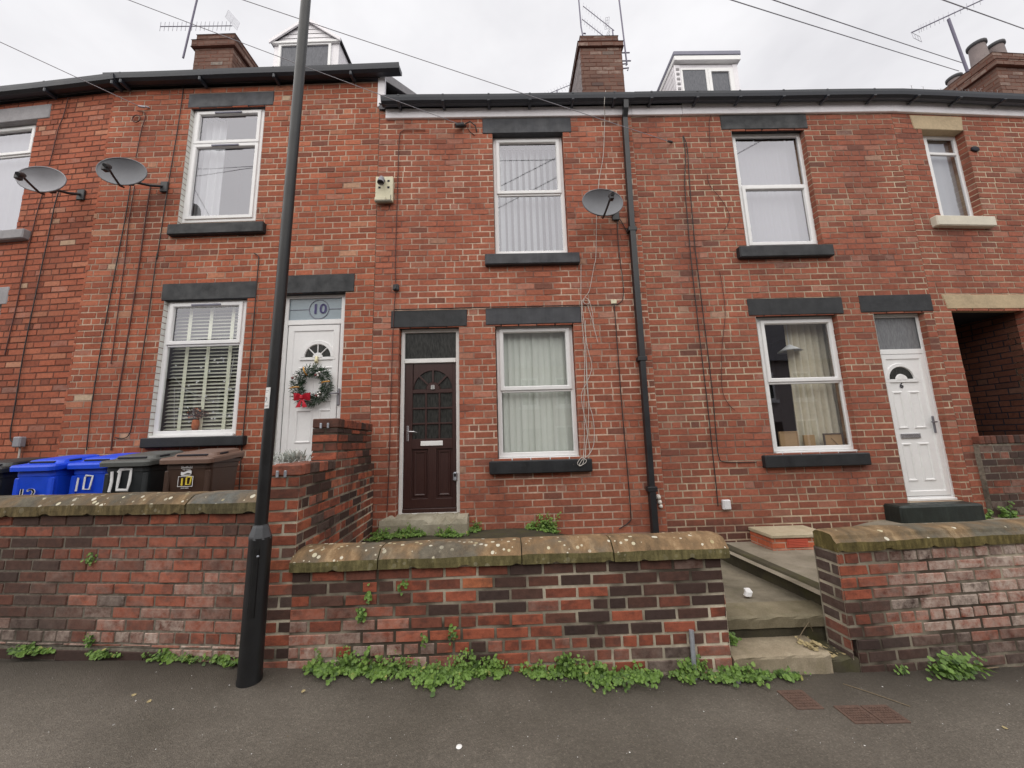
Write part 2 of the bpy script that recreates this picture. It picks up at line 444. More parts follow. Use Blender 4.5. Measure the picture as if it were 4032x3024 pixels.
def concrete_mat(name, lo, hi, moss=0.3, spec=0.3):
    m, nt, bs = mat(name)
    co = coords(nt)
    c = ramp(nt, noise(nt, co, 2.5, 6, 0.65), [(0.28, lo), (0.68, hi)])
    g = ramp(nt, noise(nt, co, 120, 3), [(0.25, 0.75), (0.75, 1.25)])
    c = mix(nt, 0.7, c, g, 'MULTIPLY')
    k = ramp(nt, noise(nt, co, 6, 4), [(0.52, 0.0), (0.75, moss)])
    c = mix(nt, k, c, (0.085, 0.085, 0.025))
    nt.links.new(c, bs.inputs['Base Color']); bs.inputs['Roughness'].default_value = 0.85
    bs.inputs['Specular IOR Level'].default_value = spec
    bump(nt, bs, noise(nt, co, 50, 5, 0.7), 0.5, 0.006)
    return m
M['concrete'] = concrete_mat('wet_mossy_concrete', (0.115, 0.10, 0.062), (0.27, 0.235, 0.16), 0.45)
M['garden_conc'] = concrete_mat('pale_garden_concrete', (0.17, 0.148, 0.110), (0.32, 0.285, 0.225), 0.25)
M['concrete_d'] = concrete_mat('dark_damp_concrete', (0.035, 0.032, 0.022), (0.085, 0.075, 0.048), 0.5)
M['path'] = concrete_mat('damp_path', (0.11, 0.098, 0.072), (0.27, 0.24, 0.18), 0.3)
M['step_stone'] = concrete_mat('worn_step_stone', (0.20, 0.162, 0.105), (0.42, 0.355, 0.26), 0.4)
M['doorstep'] = concrete_mat('flaking_doorstep', (0.22, 0.19, 0.13), (0.46, 0.43, 0.34), 0.25)
M['slab'] = concrete_mat('pale_slab', (0.36, 0.30, 0.20), (0.54, 0.47, 0.34), 0.1)
M['soil'] = concrete_mat('soil', (0.05, 0.04, 0.028), (0.11, 0.09, 0.06), 0.4)

def asphalt():
    m, nt, bs = mat('worn_asphalt')
    co = coords(nt)
    c = ramp(nt, noise(nt, co, 0.9, 5, 0.6), [(0.28, (0.076, 0.066, 0.052)), (0.5, (0.108, 0.094, 0.077)), (0.74, (0.158, 0.139, 0.116))])
    vn = nt.nodes.new('ShaderNodeTexVoronoi'); vn.inputs['Scale'].default_value = 150
    nt.links.new(co, vn.inputs['Vector'])
    sr = nt.nodes.new('ShaderNodeSeparateColor'); nt.links.new(vn.outputs['Color'], sr.inputs[0])
    ag = ramp(nt, sr.outputs[0], [(0.0, 0.62), (0.5, 0.95), (0.85, 1.15), (1.0, 2.0)])
    c = mix(nt, 0.42, c, ag, 'MULTIPLY')
    f = ramp(nt, noise(nt, co, 60, 4, 0.7), [(0.25, 0.72), (0.75, 1.3)])
    c = mix(nt, 0.8, c, f, 'MULTIPLY')
    # damp grime next to the wall
    tc = nt.nodes.new('ShaderNodeTexCoord'); sx = nt.nodes.new('ShaderNodeSeparateXYZ')
    nt.links.new(tc.outputs['Object'], sx.inputs[0])
    y = math_(nt, 'ADD', sx.outputs[1], math_(nt, 'MULTIPLY', noise(nt, co, 2.2, 4), 0.5))
    k = ramp(nt, math_(nt, 'SUBTRACT', y, 2.4), [(0.30, 0.0), (0.78, 0.80)])
    c = mix(nt, k, c, (0.042, 0.034, 0.026))
    nt.links.new(c, bs.inputs['Base Color'])
    r = ramp(nt, noise(nt, co, 1.3, 4), [(0.3, 0.60), (0.7, 0.85)])
    nt.links.new(r, bs.inputs['Roughness']); bs.inputs['Specular IOR Level'].default_value = 0.4
    h = math_(nt, 'ADD', vn.outputs['Distance'], noise(nt, co, 45, 4))
    bump(nt, bs, h, 0.6, 0.006)
    return m
M['asphalt'] = asphalt()

def glass_mat(name, base=0.13, k=0.7, tint=(0.90, 0.92, 0.92)):
    m, nt, bs = mat(name)
    nt.nodes.remove(bs)
    out = nt.nodes['Material Output']
    tr = nd(nt, 'ShaderNodeBsdfTransparent'); tr.inputs[0].default_value = (*tint, 1)
    gl = nd(nt, 'ShaderNodeBsdfGlossy'); gl.inputs['Roughness'].default_value = 0.015
    gl.inputs['Color'].default_value = (0.93, 0.93, 1.0, 1)
    fr = nd(nt, 'ShaderNodeLayerWeight'); fr.inputs['Blend'].default_value = 0.5
    co = coords(nt)
    bp = nd(nt, 'ShaderNodeBump'); bp.inputs['Strength'].default_value = 0.03; bp.inputs['Distance'].default_value = 0.02
    nt.links.new(noise(nt, co, 2.0, 1), bp.inputs['Height']); nt.links.new(bp.outputs[0], gl.inputs['Normal'])
    f = math_(nt, 'ADD', math_(nt, 'MULTIPLY', math_(nt, 'POWER', fr.outputs['Facing'], 4.0), k), base, True)
    mx = nd(nt, 'ShaderNodeMixShader')
    nt.links.new(f, mx.inputs[0]); nt.links.new(tr.outputs[0], mx.inputs[1]); nt.links.new(gl.outputs[0], mx.inputs[2])
    nt.links.new(mx.outputs[0], out.inputs['Surface'])
    return m
M['glass'] = glass_mat('window_glass')
M['glass_up'] = glass_mat('upper_window_glass', 0.19, 0.5)

def obscure(name, lo, hi):
    m, nt, bs = mat(name)
    bs.inputs['Specular IOR Level'].default_value = 0.3
    n = noise(nt, coords(nt, (60, 60, 14)), 1.0, 3, 0.6)
    c = ramp(nt, n, [(0.35, lo), (0.7, hi)])
    nt.links.new(c, bs.inputs['Base Color']); bs.inputs['Roughness'].default_value = 0.25
    bump(nt, bs, n, 0.6, 0.004)
    return m
M['obscure'] = obscure('obscured_dark_glass', (0.018, 0.019, 0.018), (0.055, 0.056, 0.052))
M['obscure_g'] = obscure('grey_frosted_glass', (0.07, 0.075, 0.09), (0.12, 0.125, 0.145))
M['obscure_h'] = obscure('pale_frosted_glass', (0.15, 0.155, 0.165), (0.22, 0.225, 0.235))
M['obscure_b'] = simple('bluish_leaded_glass', (0.25, 0.31, 0.35), 0.2, var=0.1, scale=2)

def leaf_mat(name, dark, light, yellow):
    m, nt, bs = mat(name)
    at = nt.nodes.new('ShaderNodeAttribute'); at.attribute_name = 'tone'
    sp = nt.nodes.new('ShaderNodeSeparateColor'); nt.links.new(at.outputs['Color'], sp.inputs[0])
    c = ramp(nt, sp.outputs[0], [(0.0, dark), (0.6, light), (0.93, light), (1.0, yellow)])
    nt.links.new(c, bs.inputs['Base Color']); bs.inputs['Roughness'].default_value = 0.55
    tl = nd(nt, 'ShaderNodeBsdfTranslucent'); nt.links.new(c, tl.inputs[0])
    mx = nd(nt, 'ShaderNodeMixShader'); mx.inputs[0].default_value = 0.25
    out = nt.nodes['Material Output']
    nt.links.new(bs.outputs[0], mx.inputs[1]); nt.links.new(tl.outputs[0], mx.inputs[2]); nt.links.new(mx.outputs[0], out.inputs['Surface'])
    return m
M['weed'] = leaf_mat('weed_leaf', (0.040, 0.085, 0.016), (0.185, 0.315, 0.062), (0.40, 0.39, 0.12))
M['fir'] = leaf_mat('fir_needles', (0.014, 0.034, 0.018), (0.04, 0.085, 0.04), (0.08, 0.12, 0.06))
M['silverleaf'] = leaf_mat('silver_leaf', (0.30, 0.33, 0.30), (0.55, 0.58, 0.55), (0.62, 0.62, 0.5))
M['deadweed'] = leaf_mat('dry_roof_weed', (0.16, 0.13, 0.13), (0.30, 0.26, 0.26), (0.3, 0.22, 0.15))

def door_brown():
    m, nt, bs = mat('brown_stained_timber')
    g = noise(nt, coords(nt, (40, 40, 3)), 2.0, 4, 0.6)
    c = ramp(nt, g, [(0.3, (0.034, 0.0135, 0.012)), (0.7, (0.054, 0.022, 0.018))])
    nt.links.new(c, bs.inputs['Base Color']); bs.inputs['Roughness'].default_value = 0.4
    return m
M['door_brown'] = door_brown()

# ------------------------------------------------------------------ brickwork
def bricks(mb, P, u0, u1, z0, z1, holes=(), gauge=0.0863, L=0.242, j=0.010, off=0.0, rng=None,
           tone=None, hdr=6, bmi=0, mmi=1, mortar=True, rough=1.0, endjoint=False, zoff=0.0):
    """lay individual bricks on the plane P(u, out, z) with a mortar sheet behind them"""
    rng = rng or RNG
    k = math.floor((z0-zoff)/gauge)
    while k*gauge+zoff < z1-0.012:
        a, b = max(k*gauge+zoff, z0), min((k+1)*gauge+zoff, z1)
        zc = (a+b)/2
        if b-a > 0.025:
            iv = [(u0, u1)]
            for h in holes:
                if h[2] < zc < h[3]:
                    nw = []
                    for s, e in iv:
                        if h[1] <= s or h[0] >= e: nw.append((s, e)); continue
                        if h[0] > s: nw.append((s, h[0]))
                        if h[1] < e: nw.append((h[1], e))
                    iv = nw
            hd = hdr and (k % hdr == 2)
            unit = L/2 if hd else L
            st = off + (L/4 if hd else (L/2 if k % 2 else 0)) + rng.uniform(-.012, .012)
            for s, e in iv:
                i = math.floor((s-st)/unit)
                cur = s
                while cur < e-0.02:
                    nx = st + (i+1)*unit + rng.uniform(-.004, .004)*rough
                    i += 1
                    if nx-cur < 0.055 and cur > s-1: nx = nx if nx-cur > .03 else nx+unit
                    if e-nx < 0.035: nx = e
                    nx = min(nx, e)
                    if nx <= cur: continue
                    x0 = cur + (j/2 if (cur > s or endjoint) else 0); x1 = nx - (j/2 if nx < e or endjoint else 0)
                    if not hd and rng.random() < 0.035 and x1-x0 > .2 and nx < e:
                        nx = cur + L/2; x1 = nx - j/2
                        i -= 1
                    if x1-x0 > 0.02:
                        jj = lambda s_: rng.uniform(-s_, s_)*rough
                        zz0, zz1 = a+j/2+jj(.0012), b-j/2+jj(.0012)
                        d0 = jj(.0025)
                        bv = 0.0035*rough
                        back = -0.012
                        pts = []
                        for (x, z) in ((x0, zz0), (x1, zz0), (x1, zz1), (x0, zz1)):
                            pts.append(P(x, back, z))
                        for (x, z) in ((x0+bv, zz0+bv), (x1-bv, zz0+bv), (x1-bv, zz1-bv), (x0+bv, zz1-bv)):
                            pts.append(P(x+jj(.0018), d0+jj(.0012), z+jj(.0016)))
                        t = tone(0.5*(x0+x1), zc, rng) if tone else (rng.random(), rng.random(), 0.0)
                        mb.add(pts, [(4,5,6,7),(0,1,5,4),(1,2,6,5),(2,3,7,6),(3,0,4,7)], bmi, False, t)
                    cur = nx
        k += 1
    if mortar:
        us = sorted({u0, u1, *[max(u0, min(u1, h[i])) for h in holes for i in (0, 1)]})
        zs = sorted({z0, z1, *[max(z0, min(z1, h[i])) for h in holes for i in (2, 3)]})
        for i in range(len(us)-1):
            for q in range(len(zs)-1):
                uc, zc = (us[i]+us[i+1])/2, (zs[q]+zs[q+1])/2
                if any(h[0] < uc < h[1] and h[2] < zc < h[3] for h in holes): continue
                mq = -.004 if rough < 1.2 else -.0066
                mb.quad(P(us[i], mq, zs[q]), P(us[i+1], mq, zs[q]), P(us[i+1], mq, zs[q+1]), P(us[i], mq, zs[q+1]), mmi)

def tone_house(u, z, r):
    x = r.random()
    return (x, r.random(), 0.35 if r.random() < .05 else 0.0)

def facade(house, u0, u1, z0, z1, holes, mats, tone=tone_house, rng=None, white_left=(), depth=0.16, zoff=0.0, L=.242):
    """front wall of a house in its own frame: y=0 is the brick face, +y goes indoors"""
    mb = MB()
    P = lambda u, d, z: (u, -d, z)
    hs = [(h[0], h[1], h[2], h[3]) for h in holes]
    bricks(mb, P, u0, u1, z0, z1, hs, tone=tone, rng=rng, zoff=zoff, L=L, j=.0125, hdr=9)
    for n, h in enumerate(hs):
        # reveals
        for s, ue in ((1, h[0]), (-1, h[1])):
            if s == 1 and n in white_left:
                mb.quad((ue+.003, -.001, h[2]), (ue+.003, depth, h[2]), (ue+.003, depth, h[3]), (ue+.003, -.001, h[3]), 2)
                k = math.ceil((h[2]-zoff)/.0863)
                while k*.0863+zoff < h[3]:
                    zz = k*.0863+zoff; mb.quad((ue+.0045, -.001, zz-.004), (ue+.0045, depth*.5, zz-.004), (ue+.0045, depth*.5, zz+.004), (ue+.0045, -.001, zz+.004), 0, (0, 0, 0)); k += 1
                continue
            Q = lambda u, d, z, ue=ue, s=s: (ue+s*d, u, z)
            bricks(mb, Q, 0.004, 0.112, h[2], h[3], tone=tone, rng=rng, zoff=zoff, L=0.3, hdr=0, off=-.05)
            mb.quad((ue-s*.004, 0.11, h[2]), (ue-s*.004, depth+.05, h[2]), (ue-s*.004, depth+.05, h[3]), (ue-s*.004, 0.11, h[3]), 1)
        mb.quad((h[0], 0, h[3]-.001), (h[1], 0, h[3]-.001), (h[1], depth+.05, h[3]-.001), (h[0], depth+.05, h[3]-.001), 1)
        mb.quad((h[0], 0, h[2]+.001), (h[1], 0, h[2]+.001), (h[1], depth+.05, h[2]+.001), (h[0], depth+.05, h[2]+.001), 1)
    return mb.build('wall', mats, house, fix=False)

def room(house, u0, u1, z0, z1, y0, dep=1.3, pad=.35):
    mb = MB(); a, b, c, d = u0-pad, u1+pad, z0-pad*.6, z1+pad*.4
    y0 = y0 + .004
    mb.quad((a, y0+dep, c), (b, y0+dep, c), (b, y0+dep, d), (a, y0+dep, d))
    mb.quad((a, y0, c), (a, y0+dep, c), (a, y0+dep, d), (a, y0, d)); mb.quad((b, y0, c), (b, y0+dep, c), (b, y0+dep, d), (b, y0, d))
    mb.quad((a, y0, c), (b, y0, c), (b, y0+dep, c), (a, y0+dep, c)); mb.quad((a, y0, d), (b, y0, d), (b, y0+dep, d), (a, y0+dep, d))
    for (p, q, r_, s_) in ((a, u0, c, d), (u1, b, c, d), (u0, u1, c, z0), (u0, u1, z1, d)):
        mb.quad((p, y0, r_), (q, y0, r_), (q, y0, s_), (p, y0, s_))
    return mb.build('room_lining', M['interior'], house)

FR = [(0, .03), (0, .0), (.004, -.004), (.040, -.004), (.046, .006), (.050, .022)]
def window(house, u0, u1, z0, z1, lights, pad=(0, 0), yin=.092, vents=(), cill=True, fm=None, gm=None, w=.060):
    """uPVC window: lights = list of (z0, z1, opener)"""
    fm = fm or M['upvc']; gm = gm or M['glass']
    mb = MB(lambda p: (p[0], p[1]+yin, p[2]))
    mb.ring(u0, u1, z0, z1, [(0, .06), (0, 0), (.004, -.004), (w-.008, -.004), (w-.002, .004), (w, .03)])
    for i in range(len(lights)-1):
        zt = (lights[i][1] + lights[i+1][0])/2 if lights[i][1] < lights[i+1][0] else lights[i][1]
    for zb in sorted({l[0] for l in lights} | {l[1] for l in lights}):
        if z0+.1 < zb < z1-.1:
            mb.box(u0+w-.001, u1-w+.001, -.003, .035, zb-.022, zb+.022, 0, .004)
    if pad[0]: mb.box(u0-pad[0], u0+.002, .004, .05, z0, z1)
    if pad[1]: mb.box(u1-.002, u1+pad[1], .004, .05, z0, z1)
    win = mb.build('window', fm, house)
    if cill:
        c = MB(); c.box(u0-.004, u1+.004, yin-.055, yin+.03, z0-.048, z0-.003, 0, .006)
        c.build('window_cill', fm, win)
    for n, (a, b, op) in enumerate(lights):
        x0, x1 = u0+w, u1-w
        aa = a + (w if abs(a-z0) < .02 else .022); bb = b - (w if abs(b-z1) < .02 else .022)
        if op:
            s = MB(lambda p: (p[0], p[1]+yin, p[2]))
            s.ring(x0-.018, x1+.018, aa-.016, bb+.016, [(0, .0), (.0, -.018), (.004, -.022), (.044, -.022), (.052, -.014), (.058, .012)])
            s.build('sash', fm, win)
            x0 += .038; x1 -= .038; aa += .040; bb -= .040
            if n in vents:
                v = MB(lambda p: (p[0], p[1]+yin, p[2]))
                xc = (x0+x1)/2; zz = bb+.022
                v.box(xc-.20, xc+.20, -.036, -.0225, zz-.012, zz+.012, 0, .003)
                v.build('trickle_vent', M['grey_cap'], win)
        else:
            x0 -= .002; x1 += .002
        g = MB(); g.quad((x0-.006, yin+.012, aa-.006), (x1+.006, yin+.012, aa-.006), (x1+.006, yin+.012, bb+.006), (x0-.006, yin+.012, bb+.006))
        g.build('pane', gm, win)
    return win

def slabstone(house, name, u0, u1, z0, z1, m, proud=.008, dep=.14, c=.008, skew=0.0):
    mb = MB()
    def f(p):
        t = (p[2]-z0)/(z1-z0)
        x = p[0] + (skew*(1-t) if p[0] < (u0+u1)/2 else -skew*(1-t))
        return (x+RNG.uniform(-.002, .002), p[1]+RNG.uniform(-.0015, .0015), p[2]+RNG.uniform(-.002, .002))
    mb.M = f
    n = max(1, int((u1-u0)/.25))
    mb.box(u0, u1, -proud, dep, z0, z1, 0, c)
    return mb.build(name, m, house)

def lintel(house, u0, u1, z0, z1, m, **k): return slabstone(house, 'lintel', u0, u1, z0, z1, m, **k)
def sill(house, u0, u1, z0, z1, m, **k):
    k.setdefault('proud', .075); k.setdefault('c', .012)
    return slabstone(house, 'sill', u0, u1, z0, z1, m, **k)

def arcpts(cx, cz, r, a0, a1, n):
    return [(cx+r*math.cos(R(a0+(a1-a0)*i/n)), cz+r*math.sin(R(a0+(a1-a0)*i/n))) for i in range(n+1)]
def arcstrip(mb, cx, cz, r0, r1, a0, a1, y0, y1, n=16, mi=0):
    A = arcpts(cx, cz, r0, a0, a1, n); B = arcpts(cx, cz, r1, a0, a1, n)
    rings = []
    for (xa, za), (xb, zb) in zip(A, B):
        e = .15
        rings.append([(xa, y1, za), (xa+(xb-xa)*e, y0, za+(zb-za)*e), (xb+(xa-xb)*e, y0, zb+(za-zb)*e), (xb, y1, zb)])
    mb.loft(rings, mi)
def halfdisc(mb, cx, cz, r, y, r0=0, n=18, mi=0):
    A = arcpts(cx, cz, r, 0, 180, n)
    if r0:
        B = arcpts(cx, cz, r0, 0, 180, n)
        for i in range(n):
            mb.quad((A[i][0], y, A[i][1]), (A[i+1][0], y, A[i+1][1]), (B[i+1][0], y, B[i+1][1]), (B[i][0], y, B[i][1]), mi)
    else:
        mb.poly([(x, y, z) for x, z in A], mi)

def raised(mb, u0, u1, z0, z1, y, h=.010):
    mb.ring(u0, u1, z0, z1, [(0, y), (.010, y-h), (.020, y-h), (.032, y-.001)])

PANELRNG = random.Random(5)
def gutter(house, u0, u1, z, y, big=False, brackets=.8, name='gutter', m=None, step=.0, nubs=True):
    m = m or M['gutter']
    mb = MB()
    if big: prof = [(y+.13, z), (y+.13, z-.06), (y+.10, z-.084), (y+.03, z-.094), (y-.01, z-.072), (y-.02, z-.03), (y-.026, z+.004), (y-.012, z+.004), (y+.0, z-.02)]
    else: prof = [(y+.125, z), (y+.12, z-.06), (y+.085, z-.088), (y+.03, z-.096), (y-.005, z-.072), (y-.018, z-.03), (y-.024, z+.003), (y-.012, z+.003), (y+.0, z-.015)]
    n = max(2, int((u1-u0)/.6)); rings = []
    for i in range(n+1):
        u = u0+(u1-u0)*i/n; dz = math.sin(i*1.7+u0)*.004
        rings.append([(u, a, b+dz) for a, b in prof])
    mb.loft(rings, 0)
    g = mb.build(name, m, house)
    u = u0+.25
    while u < u1:
        bk = MB()
        if big:
            bk.box(u-.018, u+.018, y-.01, y+.14, z-.150, z-.080, 0, .01)
        else:
            bk.box(u-.02, u+.02, y-.026, y+.13, z-.112, z-.084, 0, .008)
        bk.build('gutter_bracket', m, g)
        if nubs:
            ck = MB(); ck.box(u-.015, u+.015, y-.026, y-.004, z-.012, z+.014, 0, .004); ck.build('gutter_clip', m, g)
        u += brackets + PANELRNG.uniform(-.04, .04)
    return g

def roof(house, u0, u1, ze, slope=.85, yr=2.6, yb=5.2, m=None, ov=.0, th=.07, y0=-.045):
    mb = MB(); m = m or M['slate']
    zr = ze + slope*(yr-y0)
    # front slope laid as courses of slate so the verge reads stepped
    n = 12
    for i in range(n):
        ya, yb_ = y0+(yr-y0)*i/n, y0+(yr-y0)*(i+1)/n+.05
        za, zb = ze+slope*(ya-y0), ze+slope*(yb_-y0)
        u = u0; q = (i % 2)*.15
        while u < u1-.01:
            v = min(u + .30 - (q if u == u0 else 0), u1); t = (RNG.random(), RNG.random(), 0)
            mb.add([(u+.002, ya, za), (v-.002, ya, za), (v-.002, yb_, zb-.012), (u+.002, yb_, zb-.012),
                    (u+.002, ya, za+.014), (v-.002, ya, za+.014), (v-.002, yb_, zb+.0), (u+.002, yb_, zb+.0)],
                   [(4,5,6,7),(0,1,5,4),(1,2,6,5),(3,0,4,7)], 0, False, t)
            u = v
    zz = ze - .02
    mb.loft([[(u, y0+.01, zz), (u, yr, zr-.02), (u, yb, ze-.02), (u, yb, ze-.10), (u, yr, zr-.12), (u, y0+.01, zz-.06)] for u in (u0, u1)], 0)
    mb.tube([(u0, yr, zr+.0), (u1, yr, zr+.0)], .10, 10, 0)
    return mb.build('roof', m, house, fix=True)

def shell(house, u0, u1, z0, ze, m, slope=.85, yr=2.6, yb=5.2, y0=-.045):
    """party walls and rear wall closing the house behind its front"""
    mb = MB()
    for u in (u0, u1):
        mb.poly([(u, .2, z0), (u, .2, ze-.1), (u, yr, ze+slope*(yr-y0)-.14), (u, yb-.05, ze-.12), (u, yb-.05, z0)])
    mb.quad((u0, yb-.05, z0), (u1, yb-.05, z0), (u1, yb-.05, ze-.12), (u0, yb-.05, ze-.12))
    return mb.build('party_wall', m, house)

def chimney(house, u0, u1, y0, y1, zb, ztop, zledge, zcap, grow=.04, side=None, cap_in=0.0, flue=True):
    mb = MB(); rng = random.Random(int(abs(u0)*100)+3)
    def panels(a, b, c, d, zz0, zz1):
        tn = lambda u, z, r: (r.random(), r.random()*.7, .3 if r.random() < .12 else 0)
        bricks(mb, lambda u, q, z: (u, c-q, z), a, b, zz0, zz1, tone=tn, rng=rng, hdr=0)
        bricks(mb, lambda u, q, z: (u, d+q, z), a, b, zz0, zz1, tone=tn, rng=rng, hdr=0)
        bricks(mb, lambda u, q, z: (a-q, u, z), c, d, zz0, zz1, tone=tn, rng=rng, hdr=0, bmi=(2 if side == 'l' else 0))
        bricks(mb, lambda u, q, z: (b+q, u, z), c, d, zz0, zz1, tone=tn, rng=rng, hdr=0)
        mb.quad((a-.01, c-.01, zz1-.004), (b+.01, c-.01, zz1-.004), (b+.01, d+.01, zz1-.004), (a-.01, d+.01, zz1-.004), 1)
        mb.quad((a-.01, c-.01, zz0+.004), (b+.01, c-.01, zz0+.004), (b+.01, d+.01, zz0+.004), (a-.01, d+.01, zz0+.004), 1)
    panels(u0, u1, y0, y1, zb, zledge)
    panels(u0-grow, u1+grow, y0-grow, y1+grow, zledge, zcap)
    panels(u0+cap_in, u1-cap_in, y0+cap_in, y1-cap_in, zcap, ztop)
    ch = mb.build('chimney', [M['stackbrick'], M['mortar_d'], M['render_grey']], house, fix=False)
    f = MB(); f.box(u0+.06, u1-.06, y0+.06, y1-.06, ztop-.003, ztop+.05, 0, .02)
    f.build('flaunching', M['render_grey'], ch)
    return ch

# ------------------------------------------------------------------ ground levels
def lerp_tab(x, tab):
    if x <= tab[0][0]: return tab[0][1]
    for (a, p), (b, q) in zip(tab, tab[1:]):
        if x <= b: return p + (q-p)*(x-a)/(b-a)
    return tab[-1][1]
GZ = [(-30, .75), (-12, .36), (-4, .145), (-1.7, .10), (-1.2, .082), (.1, .005), (1.45, -.062), (2.5, -.088), (3.7, -.125), (12, -.42), (30, -.95)]
def gz(x): return lerp_tab(x, GZ)

def sheet(name, xs, ys, zf, m, kind='structure'):
    mb = MB(); nx, ny = len(xs), len(ys)
    V = [(x, y, zf(x, y)) for y in ys for x in xs]
    F = [(j*nx+i, j*nx+i+1, (j+1)*nx+i+1, (j+1)*nx+i) for j in range(ny-1) for i in range(nx-1)]
    mb.add(V, F, 0, True)
    o = mb.build(name, m, fix=False)
    return tag(o, kind=kind)
def rng_(a, b, s):
    n = max(1, round((b-a)/s)); return [a+(b-a)*i/n for i in range(n+1)]
def sm(t): t = max(0, min(1, t)); return t*t*(3-2*t)

sheet('pavement', rng_(-16, 16, .25), rng_(.45, 3.35, .1),
      lambda x, y: gz(x) + .012*(y-2.85) + .006*math.sin(x*2.3+y*3) - (.05 if y > 3.0 else 0), M['asphalt'])
sheet('road', rng_(-16, 16, .5), rng_(-5.6, .33, .5), lambda x, y: gz(x) - .14 + .03*(1-((y+2.6)/3)**2), M['asphalt'])
k = MB()
for i in range(-16, 16):
    z = (gz(i)+gz(i+1))/2
    k.box(i+.004, i+.996, .33, .452, z-.25, z-.022, 0, .012)
tag(k.build('kerb', M['concrete']), kind='structure')
sheet('far_pavement', rng_(-16, 16, .5), rng_(-8.4, -5.6, .4), lambda x, y: gz(x)-.03, M['asphalt'])
g = MB(); g.box(-150, 150, -150, 150, -2.2, -1.6); tag(g.build('ground', M['soil']), kind='structure')

def z8(x, y):
    return .535 - .24*sm((x-.2)/1.35) + .012*math.sin(x*5+y*3)
sheet('front_garden', rng_(-1.68, 1.56, .09), rng_(2.98, 4.80, .1), z8, M['concrete_d'])
sheet('path', rng_(1.56, 2.52, .12), rng_(3.2, 4.80, .1), lambda x, y: .205 - .055*sm((y-3.2)/1.4), M['path'])
sheet('side_garden', rng_(2.43, 10.5, .2), rng_(2.98, 5.35, .1), lambda x, y: .335 - .035*sm((y-3)/1.6) + .20*sm((x-3.5)/1.2), M['garden_conc'])
yv = MB()
for i in range(-48, -8):
    xa, xb = i*.2, i*.2+.2; f = lambda x: 2.99 + (max(0, -1.8-x))*.105
    yv.quad((xa, f(xa), .44), (xb, f(xb), .44), (xb, 5.45, .44), (xa, 5.45, .44))
tag(yv.build('upper_yard', M['concrete_d'], fix=False), kind='structure')

# ------------------------------------------------------------------ houses
def framef(x0, y0, yaw):
    c, s_ = math.cos(R(yaw)), math.sin(R(yaw))
    return lambda p: (x0 + c*p[0] - s_*p[1], y0 + s_*p[0] + c*p[1], p[2])
F12 = (-5.719, 4.845, -5.5); F10 = (-1.75, 4.75, -1.37); F4 = (5.86, 4.75, 3.2)
W12, W10, W4 = framef(*F12), framef(*F10), framef(*F4)
def TH(s, stains=()):
    def f(u, z, r):
        x, g = r.random(), r.random()
        for (a, b, c, d, k) in stains:       # soot and run-off: under sills, beside pipes, below the eaves, at the damp foot
            if a < u < b and c < z < d:
                e = k*min(1, (u-a)/.12, (b-u)/.12)
                if r.random() < e: x *= .40; g *= .75
        return (x, g, .22 if r.random() < s else 0)
    return f

# ---- number 12 (far left, cut by the frame)
h12 = empty('terraced_house', (F12[0], F12[1], 0), F12[2],
            'red brick terraced house cut off by the left edge, grey stone lintel over its window', 'house', 'row of brick terraced houses')
holes = [(-2.42, -1.245, 4.76, 6.62), (-2.05, -1.24, 1.15, 3.68)]
facade(h12, -4.4, .0, .2, 6.93, holes, [M['brick_l'], M['mortar_d'], M['reveal']], rng=random.Random(1), tone=TH(.06), white_left=(0, 1), L=.25)
lintel(h12, -2.42-.1, -1.045, 6.60, 6.845, M['stone_grey']); lintel(h12, -2.15, -1.165, 3.67, 3.925, M['stone_grey'])
sill(h12, -2.55, -1.0, 4.61, 4.755, M['stone_grey'])
window(h12, -2.40, -1.335, 4.80, 6.62, [(4.80, 6.10, False), (6.10, 6.62, True)], gm=M['glass_up'], pad=(.02, .10))
room(h12, -2.4, -1.34, 4.8, 6.6, .155)
d = MB(); d.ring(-2.05, -1.24, 1.15, 3.68, [(0, .16), (0, .09), (.05, .086), (.055, .11)]); d.box(-2.0, -1.29, .11, .15, 1.2, 3.25); d.box(-2.0, -1.29, .085, .12, 3.25, 3.31)
raised(d, -1.93, -1.66, 1.4, 2.1, .11); raised(d, -1.63, -1.36, 1.4, 2.1, .11)
dd = d.build('door', M['upvc'], h12); p = MB(); p.quad((-2.0, .12, 3.31), (-1.29, .12, 3.31), (-1.29, .12, 3.64), (-2.0, .12, 3.64)); p.build('pane', M['obscure_b'], dd)
gutter(h12, -4.4, .17, 7.02, -.16, big=True, brackets=1.05)
roof(h12, -4.4, 0, 7.02); shell(h12, -4.4, -.02, .2, 7.02, M['brick_l'])

# ---- number 10
h10 = empty('terraced_house', (F10[0], F10[1], 0), F10[2],
            'red brick terraced house with the wreath on its white door and a gabled dormer', 'house', 'row of brick terraced houses')
holes = [(-2.80, -1.695, 4.70, 6.61), (-2.848, -1.715, 1.77, 3.62), (-1.262, -.385, 1.05, 3.665)]
tone10 = TH(.03, [(-3.1, -2.7, 4.0, 4.6, .45), (-1.7, -1.35, 4.0, 4.6, .45), (-.32, -.02, 1.2, 3.6, .28), (-1.75, -1.3, 1.0, 3.6, .2), (-4, 0, 6.6, 7, .35), (-1.2, -.1, 4.6, 6.8, .22), (-4, -2.9, 5.6, 7, .25)])
facade(h10, -4.0, 0.0, .2, 6.95, holes, [M['brick_l'], M['mortar_10'], M['reveal']], rng=random.Random(2), tone=tone10, white_left=(0, 1, 2), zoff=.03)
lintel(h10, -2.85, -1.578, 6.605, 6.84, M['paint_grey']); sill(h10, -2.865, -1.535, 4.54, 4.70, M['paint_black'])
